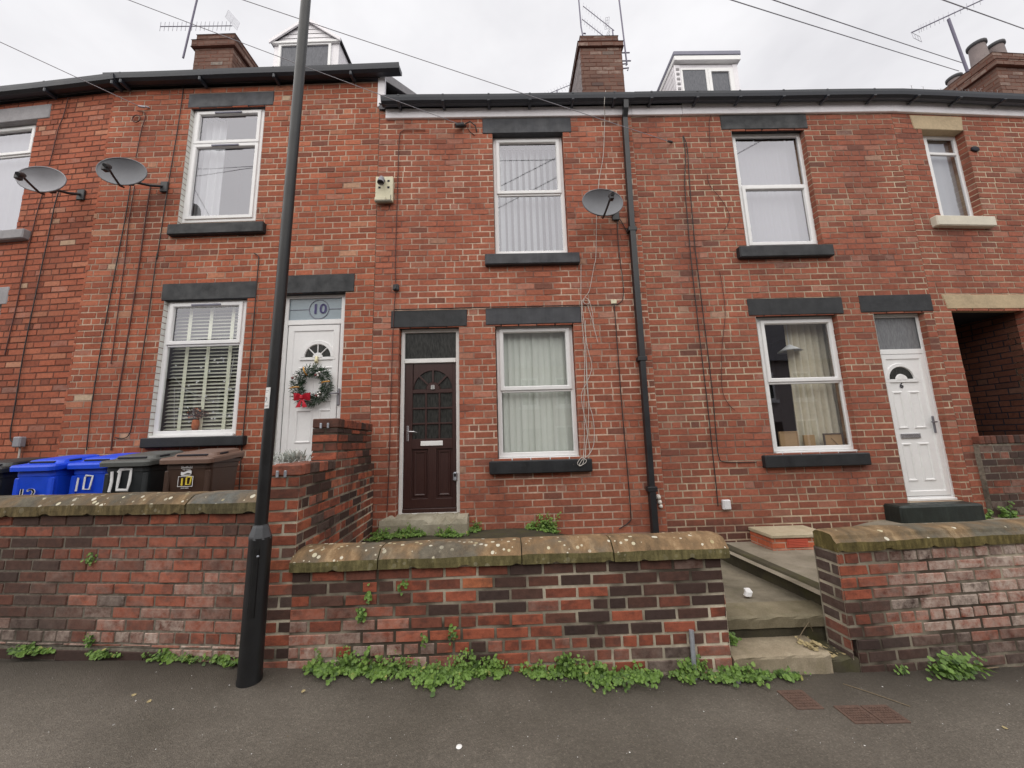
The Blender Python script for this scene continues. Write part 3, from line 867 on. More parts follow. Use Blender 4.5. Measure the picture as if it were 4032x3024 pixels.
lintel(h10, -2.892, -1.60, 3.612, 3.855, M['paint_black']); sill(h10, -2.87, -1.565, 1.645, 1.772, M['paint_black'])
lintel(h10, -1.34, -.267, 3.66, 3.92, M['paint_black'])
window(h10, -2.785, -1.738, 4.79, 6.62, [(4.79, 6.035, True), (6.035, 6.62, True)], vents=(0, 1), gm=M['glass_up'], cill=False, yin=.058, pad=(.02, .045))
window(h10, -2.838, -1.758, 1.80, 3.63, [(1.80, 3.0, False), (3.0, 3.63, True)], vents=(1,), yin=.058, pad=(.015, .045))
room(h10, -2.8, -1.77, 4.8, 6.6, .155); room(h10, -2.85, -1.79, 1.8, 3.6, .155)
gutter(h10, -3.98, .33, 7.045, -.16, big=True, brackets=1.12)
roof(h10, -4.0, .0, 7.05); shell(h10, -4.0, -.012, .2, 7.05, M['slate_hung'])
b = MB()   # white corner board and barge board where the roofs step
b.box(-.03, .075, -.02, .03, 6.50, 7.0, 0, .004)
vb = b.build('corner_board', M['fascia'], h10)
b = MB()
b.loft([[(.014, y, 7.05+.85*(y+.045)-.10), (.034, y, 7.05+.85*(y+.045)-.10), (.034, y, 7.05+.85*(y+.045)+.05), (.014, y, 7.05+.85*(y+.045)+.05)] for y in (.05, 2.6)])
b.build('barge_board', M['stone_grey'], h10)

# dormer with a pitched gable
dm = MB()
x0, x1, yf = -2.27, -1.10, .85
zt, za = 8.76, 9.22
dm.box(x0, x1, yf, 2.4, 7.7, zt, 0, .004)
xm = (x0+x1)/2
for i in range(5):       # weatherboards of the gable
    a, b_ = i/5, (i+1)/5
    wa, wb = (x1-x0)/2*(1-a), (x1-x0)/2*(1-b_)
    dm.add([(xm-wa, yf-.022, zt+(za-zt)*a), (xm+wa, yf-.022, zt+(za-zt)*a), (xm+wb, yf-.014, zt+(za-zt)*b_), (xm-wb, yf-.014, zt+(za-zt)*b_)], [(0, 1, 2, 3)])
dorm = dm.build('dormer', M['fascia'], h10)
rf = MB()
for sgn in (-1, 1):
    e = (x1-x0)/2+.05
    rf.loft([[(xm, y, za+.035), (xm, y, za+.012), (xm+sgn*e, y, zt+.0), (xm+sgn*e, y, zt+.02)] for y in (yf-.05, 2.5)])
rf.tube([(xm, yf-.06, za+.03), (xm, 2.5, za+.03)], .04, 8)
rf.build('dormer_roof', M['slate'], dorm)
for sgn in (-1, 1):
    bb = MB(); e = (x1-x0)/2+.05
    bb.loft([[(xm, yf-.075, za+.022), (xm+sgn*e, yf-.075, zt+.012), (xm+sgn*e, yf-.075, zt-.05), (xm, yf-.075, za-.045)], [(xm, yf-.05, za+.022), (xm+sgn*e, yf-.05, zt+.012), (xm+sgn*e, yf-.05, zt-.05), (xm, yf-.05, za-.045)]])
    bb.build('barge_board', M['fascia'], dorm)
wn = MB(); wn.ring(x0+.10, x1-.13, 7.72, zt-.02, [(0, yf), (0, yf-.03), (.045, -.03+yf), (.05, yf-.01)]); wn.box(-1.815, -1.745, yf-.032, yf-.004, 7.75, zt-.05, 0, .006)
wn.box(x0-.02, x1+.02, yf-.05, yf-.0, zt-.035, zt+.01, 0, .006)
w_ = wn.build('dormer_window', M['upvc'], dorm)
for a, b_ in ((x0+.15, -1.815), (-1.745, x1-.18)):
    p = MB(); p.quad((a, yf-.008, 7.77), (b_, yf-.008, 7.77), (b_, yf-.008, zt-.07), (a, yf-.008, zt-.07)); p.build('pane', M['obscure_g'], w_)
# chimney on the party line
chimney(h10, -4.20, -3.44, 1.35, 2.55, 7.9, 9.70, 9.37, 9.53, .045)

# white door of number 10
Y = .10
d = MB()
d.box(-.422, -.384, Y-.008, .17, 1.05, 3.675)
d.ring(-1.25, -.42, 1.05, 3.675, [(0, .17), (0, Y-.01), (.004, Y-.014), (.05, Y-.014), (.056, Y+.0)])
d.box(-1.20, -.47, Y-.012, Y+.05, 3.245, 3.315, 0, .004)
d.ring(-1.185, -.485, 1.12, 3.235, [(0, Y+.03), (0, Y-.004), (.006, Y-.010), (.075, Y-.010), (.09, Y+.004)])
d.box(-1.11, -.55, Y+.002, Y+.04, 1.15, 3.17)
arcstrip(d, -.768, 2.79, .17, .235, 0, 180, Y-.016, Y+.002)
d.box(-1.01, -.525, Y-.014, Y+.002, 2.75, 2.79, 0, .004)
arcstrip(d, -.768, 2.785, .0, .072, 0, 180, Y-.018, Y+.002, 10)
for a in (45, 90, 135):
    c_, s_ = math.cos(R(a)), math.sin(R(a))
    d.tube([(-.768+.06*c_, Y-.006, 2.79+.06*s_), (-.768+.18*c_, Y-.006, 2.79+.18*s_)], .008, 6)
raised(d, -1.02, -.80, 1.65, 2.09, Y+.002); raised(d, -.72, -.54, 1.65, 2.09, Y+.002)
raised(d, -1.02, -.80, 2.18, 2.66, Y+.002); raised(d, -.72, -.54, 2.18, 2.66, Y+.002)
door = d.build('door', M['upvc'], h10)
p = MB(); halfdisc(p, -.768, 2.79, .18, Y-.002); p.build('fanlight_pane', M['obscure'], door)
p = MB(); p.quad((-1.20, Y+.01, 3.31), (-.47, Y+.01, 3.31), (-.47, Y+.01, 3.63), (-1.20, Y+.01, 3.63))
tp = p.build('transom_pane', M['obscure_b'], door)
p = MB(); ring_ = [( -.79+.135*math.cos(R(a)), Y+.006, 3.465+.135*math.sin(R(a))) for a in range(0, 361, 15)]
p.tube(ring_, .005, 6); p.tube([(-1.19, Y+.006, 3.465), (-.925, Y+.006, 3.465)], .004, 6); p.tube([(-.655, Y+.006, 3.465), (-.48, Y+.006, 3.465)], .004, 6)
p.build('lead_came', M['grey_cap'], tp)
p = MB(); p.text('10', .20, lambda v: (-.785+v[0]*1.05, Y+.004-v[2], 3.465+v[1])); 
for dx in (-.004, .004): p.text('10', .20, lambda v, dx=dx: (-.785+v[0]*1.05+dx, Y+.0035-v[2], 3.465+v[1]))
p.build('house_number', M['num_purple'], tp)
p = MB(); p.box(-.472, -.436, Y-.03, Y-.012, 2.13, 2.355, 0, .008); p.tube([(-.455, Y-.02, 2.29), (-.455, Y-.06, 2.29), (-.565, Y-.062, 2.283)], .010, 8)
p.build('handle', M['grey_plastic'], door)
p = MB(); p.lathe([(0, .0), (.02, .005), (.026, .03), (.018, .06), (.02, .09), (0, .1)], -.768, Y-.03, 10); p.M = None
p.v = [(x, y, z+2.70) for x, y, z in p.v]; p.build('knocker', M['num_gold'], door)

# ---- number 8
ox = -1.75
h8 = empty('terraced_house', (ox, 4.75, 0), 0, 'red brick terraced house with the brown front door and white vertical blinds', 'house', 'row of brick terraced houses')
U = lambda x: x-ox
holes = [(U(-.105), U(.925), 4.13, 6.045), (U(-.125), U(.925), 1.36, 3.15), (U(-1.40), U(-.607), .55, 3.14)]
facade(h8, .006, U(1.95), .2, 6.45, holes, [M['brick'], M['mortar'], M['reveal']], rng=random.Random(3), tone=TH(.05, [(U(-.40), U(-.10), 3.5, 4.05, .5), (U(.95), U(1.25), 3.4, 4.05, .5), (U(-.38), U(-.05), .8, 1.3, .6), (U(.9), U(1.2), .7, 1.3, .6), (U(1.5), U(1.95), .2, 6.3, .42), (.05, U(1.9), 6.12, 6.4, .45), (0, .32, .2, 3.2, .4), (-1, 9, .1, .62, .7), (0, .25, 3.2, 6.4, .25)]), zoff=.012)
lintel(h8, U(-.245), U(1.052), 6.04, 6.29, M['paint_grey']); sill(h8, U(-.24), U(1.052), 3.975, 4.13, M['paint_grey'])
lintel(h8, U(-.247), U(1.036), 3.145, 3.38, M['paint_grey']); sill(h8, U(-.233), U(1.052), 1.20, 1.362, M['paint_black'])
lintel(h8, U(-1.513), U(-.496), 3.135, 3.372, M['paint_black'])
window(h8, U(-.10), U(.92), 4.19, 6.05, [(4.19, 5.12, False), (5.12, 6.05, True)], gm=M['glass_up'])
window(h8, U(-.115), U(.92), 1.40, 3.155, [(1.40, 2.26, False), (2.26, 3.155, True)])
room(h8, U(-.1), U(.92), 4.2, 6.0, .155); room(h8, U(-.1), U(.92), 1.4, 3.1, .155)
fb = MB(); fb.box(.10, U(1.95), -.035, .02, 6.290, 6.50, 0, .006); fb.build('fascia', M['fascia'], h8)
gutter(h8, .075, U(1.95), 6.505, -.17, brackets=.62)
roof(h8, 0, U(1.95), 6.52); shell(h8, .03, U(1.95), .2, 6.52, M['brick'])
chimney(h8, U(1.585), U(2.395), 1.25, 2.45, 7.5, 9.37, 9.05, 9.17, .03, side='l', cap_in=.035)
dp = MB()
pts = [(U(1.845), -.16, 6.42), (U(1.845), -.15, 6.30), (U(1.835), -.065, 6.18), (U(1.80), -.06, 4.6)]
for a, b_ in zip(pts, pts[1:]): pass
def sq_pipe(mb, pts, w=.034):
    rings = []
    for q in pts: rings.append([(q[0]-w, q[1]-w, q[2]), (q[0]+w, q[1]-w, q[2]), (q[0]+w, q[1]+w, q[2]), (q[0]-w, q[1]+w, q[2])])
    mb.loft(rings)
sq_pipe(dp, [(U(1.835), -.13, 6.44), (U(1.833), -.115, 6.30), (U(1.83), -.055, 6.20), (U(1.80), -.055, 4.45)])
sq_pipe(dp, [(U(1.80), -.055, 4.452), (U(1.787), -.055, 2.62)], .037); sq_pipe(dp, [(U(1.787), -.055, 2.622), (U(1.772), -.055, .96)], .034)
sq_pipe(dp, [(U(1.772), -.055, .98), (U(1.77), -.055, .27)], .037)
dpo = dp.build('downpipe', M['pipe'], h8)
for z in (4.45, 2.62, .97):
    c = MB(); x = U(1.77+.03*(z-.3)/4.2); c.box(x-.06, x+.06, -.097, .0, z-.03, z+.03, 0, .006); c.build('pipe_clip', M['pipe'], dpo)
# brown half-glazed door of number 8
Y = .10
d = MB(lambda p: (p[0]-ox, p[1], p[2]))
d.ring(-1.392, -.612, .70, 3.135, [(0, .17), (0, Y-.012), (.004, Y-.016), (.044, Y-.016), (.05, Y+.0)])
d.box(-1.345, -.66, Y-.02, Y+.05, 2.668, 2.728, 0, .005)
frame8 = d.build('door_frame', M['wood_white'], h8)
p = MB(lambda p: (p[0]-ox, p[1], p[2])); p.quad((-1.35, Y+.012, 2.72), (-.65, Y+.012, 2.72), (-.65, Y+.012, 3.10), (-1.35, Y+.012, 3.10)); p.build('pane', M['obscure'], frame8)
d = MB(lambda p: (p[0]-ox, p[1], p[2]))
L0, L1 = -1.338, -.664
d.box(L0, L1, Y+.022, Y+.05, .80, 2.665)
d.box(L0, -1.235, Y, Y+.02, .80, 2.663, 0, .004); d.box(-.713, L1, Y, Y+.02, .80, 2.663, 0, .004)
cz = 2.312
A = arcpts(-.968, cz, .256, 0, 180, 20)
for (xa, z_a), (xb, z_b) in zip(A, A[1:]):
    d.add([(xa, Y+.001, z_a), (xb, Y+.001, z_b), (xb, Y+.001, 2.663), (xa, Y+.001, 2.663), (xa, Y+.02, z_a), (xb, Y+.02, z_b)], [(0, 1, 2, 3), (0, 1, 5, 4)])
d.box(-1.236, -.712, Y, Y+.02, 2.262, cz, 0, .003)
arcstrip(d, -.968, cz, 0, .10, 0, 180, Y-.001, Y+.02, 12)
for a in (45, 90, 135):
    c_, s_ = math.cos(R(a)), math.sin(R(a)); px_, pz_ = -s_*.011, c_*.011
    d.loft([[(-.968+r_*c_+px_, Y, cz+r_*s_+pz_), (-.968+r_*c_-px_, Y, cz+r_*s_-pz_), (-.968+r_*c_-px_, Y+.02, cz+r_*s_-pz_), (-.968+r_*c_+px_, Y+.02, cz+r_*s_+pz_)] for r_ in (.09, .26)])
for xv in (-1.058, -.882): d.box(xv-.011, xv+.011, Y+.001, Y+.02, 1.655, 2.263, 0, .003)
for zv in (2.062, 1.862): d.box(-1.236, -.712, Y+.002, Y+.02, zv-.011, zv+.011, 0, .003)
d.box(-1.236, -.712, Y, Y+.02, 1.535, 1.665, 0, .003); d.box(-1.236, -.712, Y, Y+.02, .80, .915, 0, .003)
d.box(-1.025, -.918, Y, Y+.02, .91, 1.54, 0, .003)
raised(d, -1.215, -1.045, .94, 1.515, Y+.021, .010); raised(d, -.90, -.735, .94, 1.515, Y+.021, .010)
door8 = d.build('door', M['door_brown'], h8)
d = MB(lambda p: (p[0]-ox, p[1], p[2])); d.box(-1.345, -.655, Y-.012, Y+.06, .725, .797, 0, .006); d.build('threshold', M['door_brown'], h8)
T8 = lambda p: (p[0]-ox, p[1], p[2])
for i in range(4):
    p = MB(T8); a0 = 45*i+3; A = arcpts(-.968, cz, .252, a0, a0+39, 6); B = arcpts(-.968, cz, .10, a0+39, a0, 6)
    p.poly([(x, Y+.017, z) for x, z in A+B]); p.build('pane', M['obscure'], door8)
for xa, xb in ((-1.232, -1.07), (-1.046, -.894), (-.870, -.716)):
    for za_, zb_ in ((1.668, 1.85), (1.874, 2.05), (2.074, 2.258)):
        p = MB(T8); p.quad((xa, Y+.017, za_), (xb, Y+.017, za_), (xb, Y+.017, zb_), (xa, Y+.017, zb_)); p.build('pane', M['obscure'], door8)
p = MB(T8); p.box(-1.122, -.835, Y-.012, Y+.0, 1.574, 1.636, 0, .004); p.build('letter_plate', M['label_white'], door8)
p = MB(T8); p.box(-1.306, -1.276, Y-.010, Y+.0, 1.64, 1.838, 0, .003); p.tube([(-1.29, Y-.01, 1.765), (-1.29, Y-.055, 1.765), (-1.19, Y-.056, 1.757)], .010, 8); p.tube([(-1.19, Y-.05, 1.757), (-1.165, Y-.03, 1.747)], .005, 6); p.build('handle', M['chrome'], door8)
p = MB(T8)
for dx in (-.003, 0, .003): p.text('8', .088, lambda v, dx=dx: (-.968+v[0]+dx*2, Y-.012-v[2]*2, 2.335+v[1]))
p.build('house_number', M['label_white'], door8)
# doorstep
d = MB(T8)
def rough(p, a=.006): return (p[0]-ox+RNG.uniform(-a, a), p[1]+RNG.uniform(-a, a), p[2]+RNG.uniform(-a, a)*.6)
xs = rng_(-1.535, -.495, .065)
prof = [(-.20, .42), (-.20, .66), (-.185, .715), (-.12, .738), (.12, .742), (.12, .42)]
d.M = rough
d.loft([[(x, y, z - (.05 if i in (2, 3) and RNG.random() < .25 else 0)) for i, (y, z) in enumerate(prof)] for x in xs])
d.build('doorstep', M['doorstep'], h8)

# ---- number 6
o6 = 1.95
h6 = empty('terraced_house', (o6, 4.75, 0), 0, 'red brick terraced house with cream curtains, white panelled door and flat roofed dormer', 'house', 'row of brick terraced houses')
U6 = lambda x: x-o6
T6 = lambda p: (p[0]-o6, p[1], p[2])
holes = [(U6(3.412), U6(4.503), 4.17, 6.06), (U6(3.402), U6(4.525), 1.33, 3.20), (U6(5.02), U6(5.735), .70, 3.21)]
facade(h6, .0, U6(5.86), .2, 6.45, holes, [M['brick_r'], M['mortar_r'], M['reveal']], rng=random.Random(4), tone=TH(.03, [(U6(1.9), U6(2.05), .2, 6.3, .5), (U6(4.35), U6(5.1), 4.5, 6.3, .25), (U6(3.1), U6(3.4), 3.5, 4.1, .4), (U6(4.4), U6(4.75), 3.4, 4.1, .5), (U6(3.1), U6(3.4), .8, 1.3, .5), (U6(4.4), U6(4.75), .8, 1.3, .5), (U6(4.6), U6(5.9), 3.4, 4.2, .35), (U6(5.7), U6(5.9), .2, 3.2, .45), (0, 9, 6.12, 6.4, .35), (-1, 9, .1, .62, .7)]), zoff=-.02, white_left=(0, 1, 2))
lintel(h6, U6(3.272), U6(4.565), 6.05, 6.302, M['paint_black']); sill(h6, U6(3.257), U6(4.575), 4.005, 4.172, M['paint_black'])
lintel(h6, U6(3.313), U6(4.622), 3.19, 3.43, M['paint_black']); sill(h6, U6(3.235), U6(4.58), 1.18, 1.335, M['paint_black'])
lintel(h6, U6(4.86), U6(5.868), 3.20, 3.444, M['paint_black'])
window(h6, U6(3.47), U6(4.52), 4.21, 6.055, [(4.21, 5.19, True), (5.19, 6.055, False)], gm=M['glass_up'], cill=False, pad=(.06, 0))
window(h6, U6(3.47), U6(4.55), 1.375, 3.19, [(1.375, 2.28, False), (2.28, 3.19, True)], pad=(.07, 0))
room(h6, U6(3.48), U6(4.52), 4.2, 6.0, .155); room(h6, U6(3.48), U6(4.55), 1.4, 3.1, .155, dep=1.6)
fb = MB(); fb.box(U6(1.953), U6(2.70), -.035, .02, 6.290, 6.50, 0, .006); fb.box(U6(2.703), U6(5.87), -.037, .02, 6.290, 6.50, 0, .006); fb.build('fascia', M['fascia'], h6)
gutter(h6, .0, U6(5.87), 6.508, -.17, brackets=.66)
roof(h6, 0, U6(5.86), 6.52); shell(h6, .02, U6(5.86), .2, 6.52, M['brick_r'])
# flat roofed dormer
d = MB(T6); d.box(3.16, 4.28, .86, 2.7, 7.0, 8.18)
for i in range(10):   # boarded cheeks
    z = 7.0+i*.12; d.box(3.148, 3.16, .90, 2.7, z+.004, z+.116, 0, .004); d.box(4.28, 4.292, .90, 2.7, z+.004, z+.116, 0, .004)
d.box(3.15, 3.255, .845, .90, 7.0, 8.175, 0, .006); d.box(4.205, 4.29, .845, .90, 7.0, 8.175, 0, .006)
dorm = d.build('dormer', M['fascia'], h6)
d = MB(T6); d.box(3.135, 4.325, .78, 2.75, 8.195, 8.29, 0, .006); d.build('dormer_fascia', M['upvc'], dorm)
d = MB(T6); d.box(3.128, 4.332, .77, 2.76, 8.291, 8.375, 0, .008); d.build('dormer_roof', M['grey_cap'], dorm)
d = MB(T6); d.ring(3.255, 4.205, 7.1, 8.10, [(0, .88), (0, .845), (.035, .845), (.04, .86)]); d.box(3.70, 3.79, .838, .87, 7.1, 8.07, 0, .006)
d.ring(3.745, 4.17, 7.14, 8.065, [(0, .86), (0, .83), (.05, .83), (.056, .85)])
w_ = d.build('dormer_window', M['upvc'], dorm)
for a, b_ in ((3.29, 3.70), (3.795, 4.12)):
    p = MB(T6); p.quad((a, .853, 7.15), (b_, .853, 7.15), (b_, .853, 8.06), (a, .853, 8.06)); p.build('pane', M['obscure_g'], w_)
for i in range(7):
    lp = MB(T6); lp.box(3.175, 3.23, .836, .845, 7.45+i*.1, 7.50+i*.1, 0, .003); lp.build('flashing', M['stone_grey'], dorm)
# white door of number 6
Y = .10
d = MB(T6)
d.ring(5.062, 5.757, .703, 3.20, [(0, .17), (0, Y-.012), (.004, Y-.016), (.046, Y-.016), (.052, Y+.0)])
d.box(5.11, 5.71, Y-.014, Y+.05, 2.628, 2.698, 0, .004)
d.ring(5.112, 5.706, .76, 2.625, [(0, Y+.03), (0, Y-.006), (.006, Y-.012), (.060, Y-.012), (.072, Y+.004)])
d.box(5.17, 5.65, Y+.002, Y+.04, .80, 2.58)
arcstrip(d, 5.345, 2.285, .165, .222, 0, 180, Y-.016, Y+.002)
d.box(5.11, 5.575, Y-.014, Y+.002, 2.24, 2.285, 0, .004); arcstrip(d, 5.345, 2.275, 0, .085, 0, 180, Y-.018, Y+.002, 10)
for a, b_, c_, e_ in ((5.175, 5.32, 1.62, 2.12), (5.40, 5.56, 1.62, 2.12), (5.17, 5.315, .945, 1.435), (5.39, 5.55, .945, 1.435)):
    raised(d, a, b_, c_, e_, Y+.002, .014)
d.box(5.055, 5.765, Y-.04, Y+.02, .703, .735, 0, .006)
door6 = d.build('door', M['upvc'], h6)
p = MB(T6); halfdisc(p, 5.345, 2.285, .175, Y-.002); p.build('fanlight_pane', M['obscure'], door6)
p = MB(T6); p.quad((5.10, Y+.012, 2.69), (5.72, Y+.012, 2.69), (5.72, Y+.012, 3.16), (5.10, Y+.012, 3.16)); p.build('transom_pane', M['obscure_h'], door6)
p = MB(T6); p.ring(5.19, 5.45, 1.495, 1.557, [(0, Y+.002), (0, Y-.012), (.014, Y-.014), (.016, Y-.006)]); p.box(5.206, 5.434, Y-.008, Y+.001, 1.511, 1.541); p.build('letter_plate', M['chrome'], door6)
p = MB(T6)
for dx in (-.003, 0, .003): p.text('6', .10, lambda v, dx=dx: (5.33+v[0]+dx, Y-.004-v[2], 2.195+v[1]))
p.build('house_number', M['steel_dark'], door6)
p = MB(T6); p.box(5.632, 5.662, Y-.028, Y-.012, 1.555, 1.78, 0, .006); p.tube([(5.647, Y-.02, 1.70), (5.647, Y-.06, 1.70), (5.575, Y-.062, 1.70)], .009, 8); p.build('handle', M['steel_dark'], door6)
p = MB(T6); p.box(5.735, 5.757, Y-.032, Y-.014, 2.14, 2.235, 0, .006); p.build('doorbell', M['clay'], door6)
d = MB(T6); d.M = lambda p: (p[0]-o6+RNG.uniform(-.005, .005), p[1]+RNG.uniform(-.004, .004), p[2]+RNG.uniform(-.004, .004)); d.box(4.70, 5.735, -.20, .14, .40, .70, 0, .02); d.build('doorstep', M['paint_step'], h6)

# ---- the house with the passage, at the right
h4 = empty('terraced_house', (F4[0], F4[1], 0), F4[2], 'red brick end house at the right with a dark covered passage under a sandstone lintel', 'house', 'row of brick terraced houses')
holes = [(.44, 1.135, 4.59, 6.04), (.275, 1.40, .3, 3.225)]
facade(h4, .004, 4.6, .2, 6.45, holes, [M['brick_r'], M['mortar_r'], M['reveal']], rng=random.Random(6), tone=TH(.03, [(-1, .32, .1, 1.9, .6), (.1, 1.4, 3.4, 4.4, .35), (-1, .3, 1.9, 3.4, .25), (0, 9, 6.1, 6.4, .3), (1.0, 1.5, 3.8, 4.5, .3)]), depth=.18)
lintel(h4, .29, 1.15, 6.03, 6.27, M['stone_buff'], skew=.03); sill(h4, .26, 1.185, 4.435, 4.59, M['sill_white'])
lintel(h4, .165, 1.52, 3.22, 3.448, M['stone_buff'], skew=.05, c=.02)
window(h4, .60, 1.16, 4.60, 6.05, [(4.60, 5.735, False), (5.735, 6.05, False)], gm=M['glass_up'], yin=.115, cill=False, pad=(.16, 0))
room(h4, .62, 1.15, 4.7, 6.0, .17)
fb = MB(); fb.box(.0, 2.3, -.037, .02, 6.290, 6.50, 0, .006); fb.box(2.304, 4.6, -.035, .02, 6.290, 6.50, 0, .006); fb.build('fascia', M['fascia'], h4)
gutter(h4, .0, 4.6, 6.506, -.17, brackets=.7, nubs=False)
roof(h4, 0, 4.6, 6.52); shell(h4, 1.9, 4.6, .2, 6.52, M['brick_r'])
ps = MB()   # covered passage, its shade put into dark brick and near-black sheets
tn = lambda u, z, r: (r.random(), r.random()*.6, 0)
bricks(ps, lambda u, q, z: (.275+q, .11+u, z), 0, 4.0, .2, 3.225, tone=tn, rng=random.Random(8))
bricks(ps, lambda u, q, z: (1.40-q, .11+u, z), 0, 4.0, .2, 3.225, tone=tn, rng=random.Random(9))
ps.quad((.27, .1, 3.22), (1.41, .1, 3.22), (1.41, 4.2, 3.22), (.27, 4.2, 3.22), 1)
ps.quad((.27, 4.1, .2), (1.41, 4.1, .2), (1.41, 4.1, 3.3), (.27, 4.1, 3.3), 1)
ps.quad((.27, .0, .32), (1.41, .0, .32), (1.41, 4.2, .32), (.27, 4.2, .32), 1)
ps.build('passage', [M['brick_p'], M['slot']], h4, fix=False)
ab = MB(); ab.lathe([(0, 0), (.052, 0), (.058, .012), (.04, .02), (0, .018)], 0, 0, 10)
ab.v = [(1.235+x*1.25, -z-.002, 5.72+y*.8) for x, y, z in ab.v]; ab.build('air_brick', M['slot'], h4)
chimney(h4, 4.02, 5.4, 1.12, 2.5, 7.6, 8.97, 8.62, 8.76, .05)
for i, (x, y, hh, r_) in enumerate(((4.42, 1.52, .66, .14), (4.82, 1.50, .64, .135), (4.86, 2.22, .66, .13))):
    p = MB(); z0 = 9.0
    p.lathe([(0, z0), (r_*1.12, z0), (r_, z0+.05), (r_*.86, z0+hh-.07)], x, y, 18)
    p.lathe([(r_*.86, z0+hh-.07), (r_*1.05, z0+hh-.06), (r_*1.05, z0+hh), (r_*.75, z0+hh), (r_*.72, z0+hh-.2), (0, z0+hh-.2)], x, y, 18, 1)
    p.build('chimney_pot', [M['clay'], M['soot']], h4)
rw = MB()
for i in range(46):
    x = .25+RNG.random()*1.5; z = 6.52+RNG.random()*.01; hgt = .02+RNG.random()*.11
    rw.tube([(x, -.12, z), (x+RNG.uniform(-.02, .02), -.12, z+hgt)], .0022, 4)
    for q in range(2):
        a = x+RNG.uniform(-.02, .02); rw.quad((a-.012, -.12, z+hgt), (a, -.125, z+hgt-.008), (a+.012, -.12, z+hgt), (a, -.115, z+hgt+.008), 0, (RNG.random(), .5, 0))
o = rw.build('gutter_weeds', M['deadweed'], loc=None); o.matrix_world = Matrix.Translation((F4[0], F4[1], 0)) @ Matrix.Rotation(R(F4[2]), 4, 'Z')
tag(o, 'straggly dead weeds sprouting from the gutter above the small side window', 'weeds', kind='stuff')
# low wall across the passage mouth
pw = MB(framef(F4[0], F4[1], F4[2]))
P = lambda u, q, z: (u, -.06-q, z)
tn = lambda u, z, r: (r.random()*.55, r.random()*.6, .2 if r.random() < .2 else 0)
bricks(pw, P, .16, 1.75, .25, 1.40, tone=tn, rng=random.Random(12))
u = .16
while u < 1.74:
    t = (RNG.random()*.4, RNG.random()*.6, 0); pw.box(u+.004, u+.078, -.075, .16, 1.40, 1.50, 0, .008, t); u += .0835
pw.quad((.16, -.055, .25), (.16, .15, .25), (.16, .15, 1.4), (.16, -.055, 1.4), 1)
pw.quad((.16, .15, .25), (1.75, .15, .25), (1.75, .15, 1.4), (.16, .15, 1.4), 1)
o = pw.build('garden_wall', [M['wallbrick'], M['mortar_w2']], loc=W4((.9, 0, .3)), fix=False)
tag(o, 'low dark brick wall with brick-on-edge top closing the covered passage', 'wall')

# ---- terrace across the road (it faces these windows and is mirrored in them)
opp = empty('terraced_row', (0, -8.6, 0), 180, 'pale brick terrace across the road, seen only mirrored in the window panes', 'house')
mb = MB()
wins = []
for i in range(-9, 9):
    b_ = i*4.0
    wins += [(b_+.5, b_+1.5, 3.3, 4.7), (b_+2.4, b_+3.3, 3.3, 4.7), (b_+.5, b_+1.6, .9, 2.3)]
us = [-14, 14]; 
mb.quad((-38, 0, -.6), (38, 0, -.6), (38, 0, 5.4), (-38, 0, 5.4))
for s in (-38, 38): mb.poly([(s, 0, -.6), (s, 0, 5.4), (s, 3.4, 8.3), (s, 7, 5.4), (s, 7, -.6)])
mb.build('wall', M['render_far'], opp)
mb = MB(); mb.quad((-38.2, -.3, 5.25), (38.2, -.3, 5.25), (38.2, 3.4, 8.4), (-38.2, 3.4, 8.4)); mb.quad((-38.2, 7.2, 5.25), (38.2, 7.2, 5.25), (38.2, 3.4, 8.4), (-38.2, 3.4, 8.4)); mb.build('roof', M['slate'], opp)
for (a, b_, c, e) in wins:
    mb = MB(); mb.ring(a, b_, c, e, [(0, 0), (0, -.05), (.09, -.05), (.09, -.01)]); mb.box((a+b_)/2-.04, (a+b_)/2+.04, -.05, -.01, c+.05, e-.05); mb.box(a-.1, b_+.1, -.12, -.002, c-.14, c-.001); wo = mb.build('window', M['upvc'], opp)
    mb = MB(); mb.quad((a+.08, -.006, c+.08), (b_-.08, -.006, c+.08), (b_-.08, -.006, e-.08), (a+.08, -.006, e-.08)); mb.build('pane', M['obscure'], wo)
for i in range(-9, 9):
    b_ = i*4.0; mb = MB(); mb.box(b_+2.3, b_+3.2, -.04, -.003, 0, 2.2, 0, .01); mb.build('door', M['bin_brown'], opp)

# ------------------------------------------------------------------ garden walls
def coping(root, F, u0, u1, zb, joints, m, th=.20, out=.03, h=.07, ht=.14, rseed=1, end=None):
    """stone copings, each stone its own part"""
    rg = random.Random(rseed)
    cuts = [u0] + list(joints) + [u1]
    for a, b in zip(cuts, cuts[1:]):
        mb = MB(); n = max(3, int((b-a)/.035)); rings = []
        dz = rg.uniform(-.004, .004); dy = rg.uniform(-.006, .006)
        base = [(-out, 0), (-out-.001, h*.5), (-out, h-.002), (-out+.003, h+.001), (-out+.022, h+.020), (.022, ht-.020), (.036, ht-.009), (th*.6, ht), (th-.01, ht-.002), (th+.012, ht-.02), (th+.012, 0)]
        ph = rg.random()*9
        for i in range(n+1):
            u = a+.004 + (b-a-.008)*i/n
            e = .010 if i in (0, n) else 0
            rr = []
            for j, (y, z) in enumerate(base):
                w = .003*math.sin(u*9+j*.5+ph) + rg.uniform(-.0013, .0013)
                if j == 0 or j == len(base)-1: w *= .4
                chip = 0
                if j == 0 and math.sin(u*17+ph*3) > .93: chip = .014
                rr.append(F((u, y+dy+w+e*(.6 if y < .1 else -.6), z+dz+zb+w*.7 - e*.5*(z > .05) + chip)))
            rings.append(rr)
        mb.loft(rings, 0)
        mb.build('coping_stone', m if not isinstance(m, (list, tuple)) else m[rg.randrange(len(m))], root, rel=root.location)

def wall_tone(u, z, r, pal):
    return pal(u, z, r)

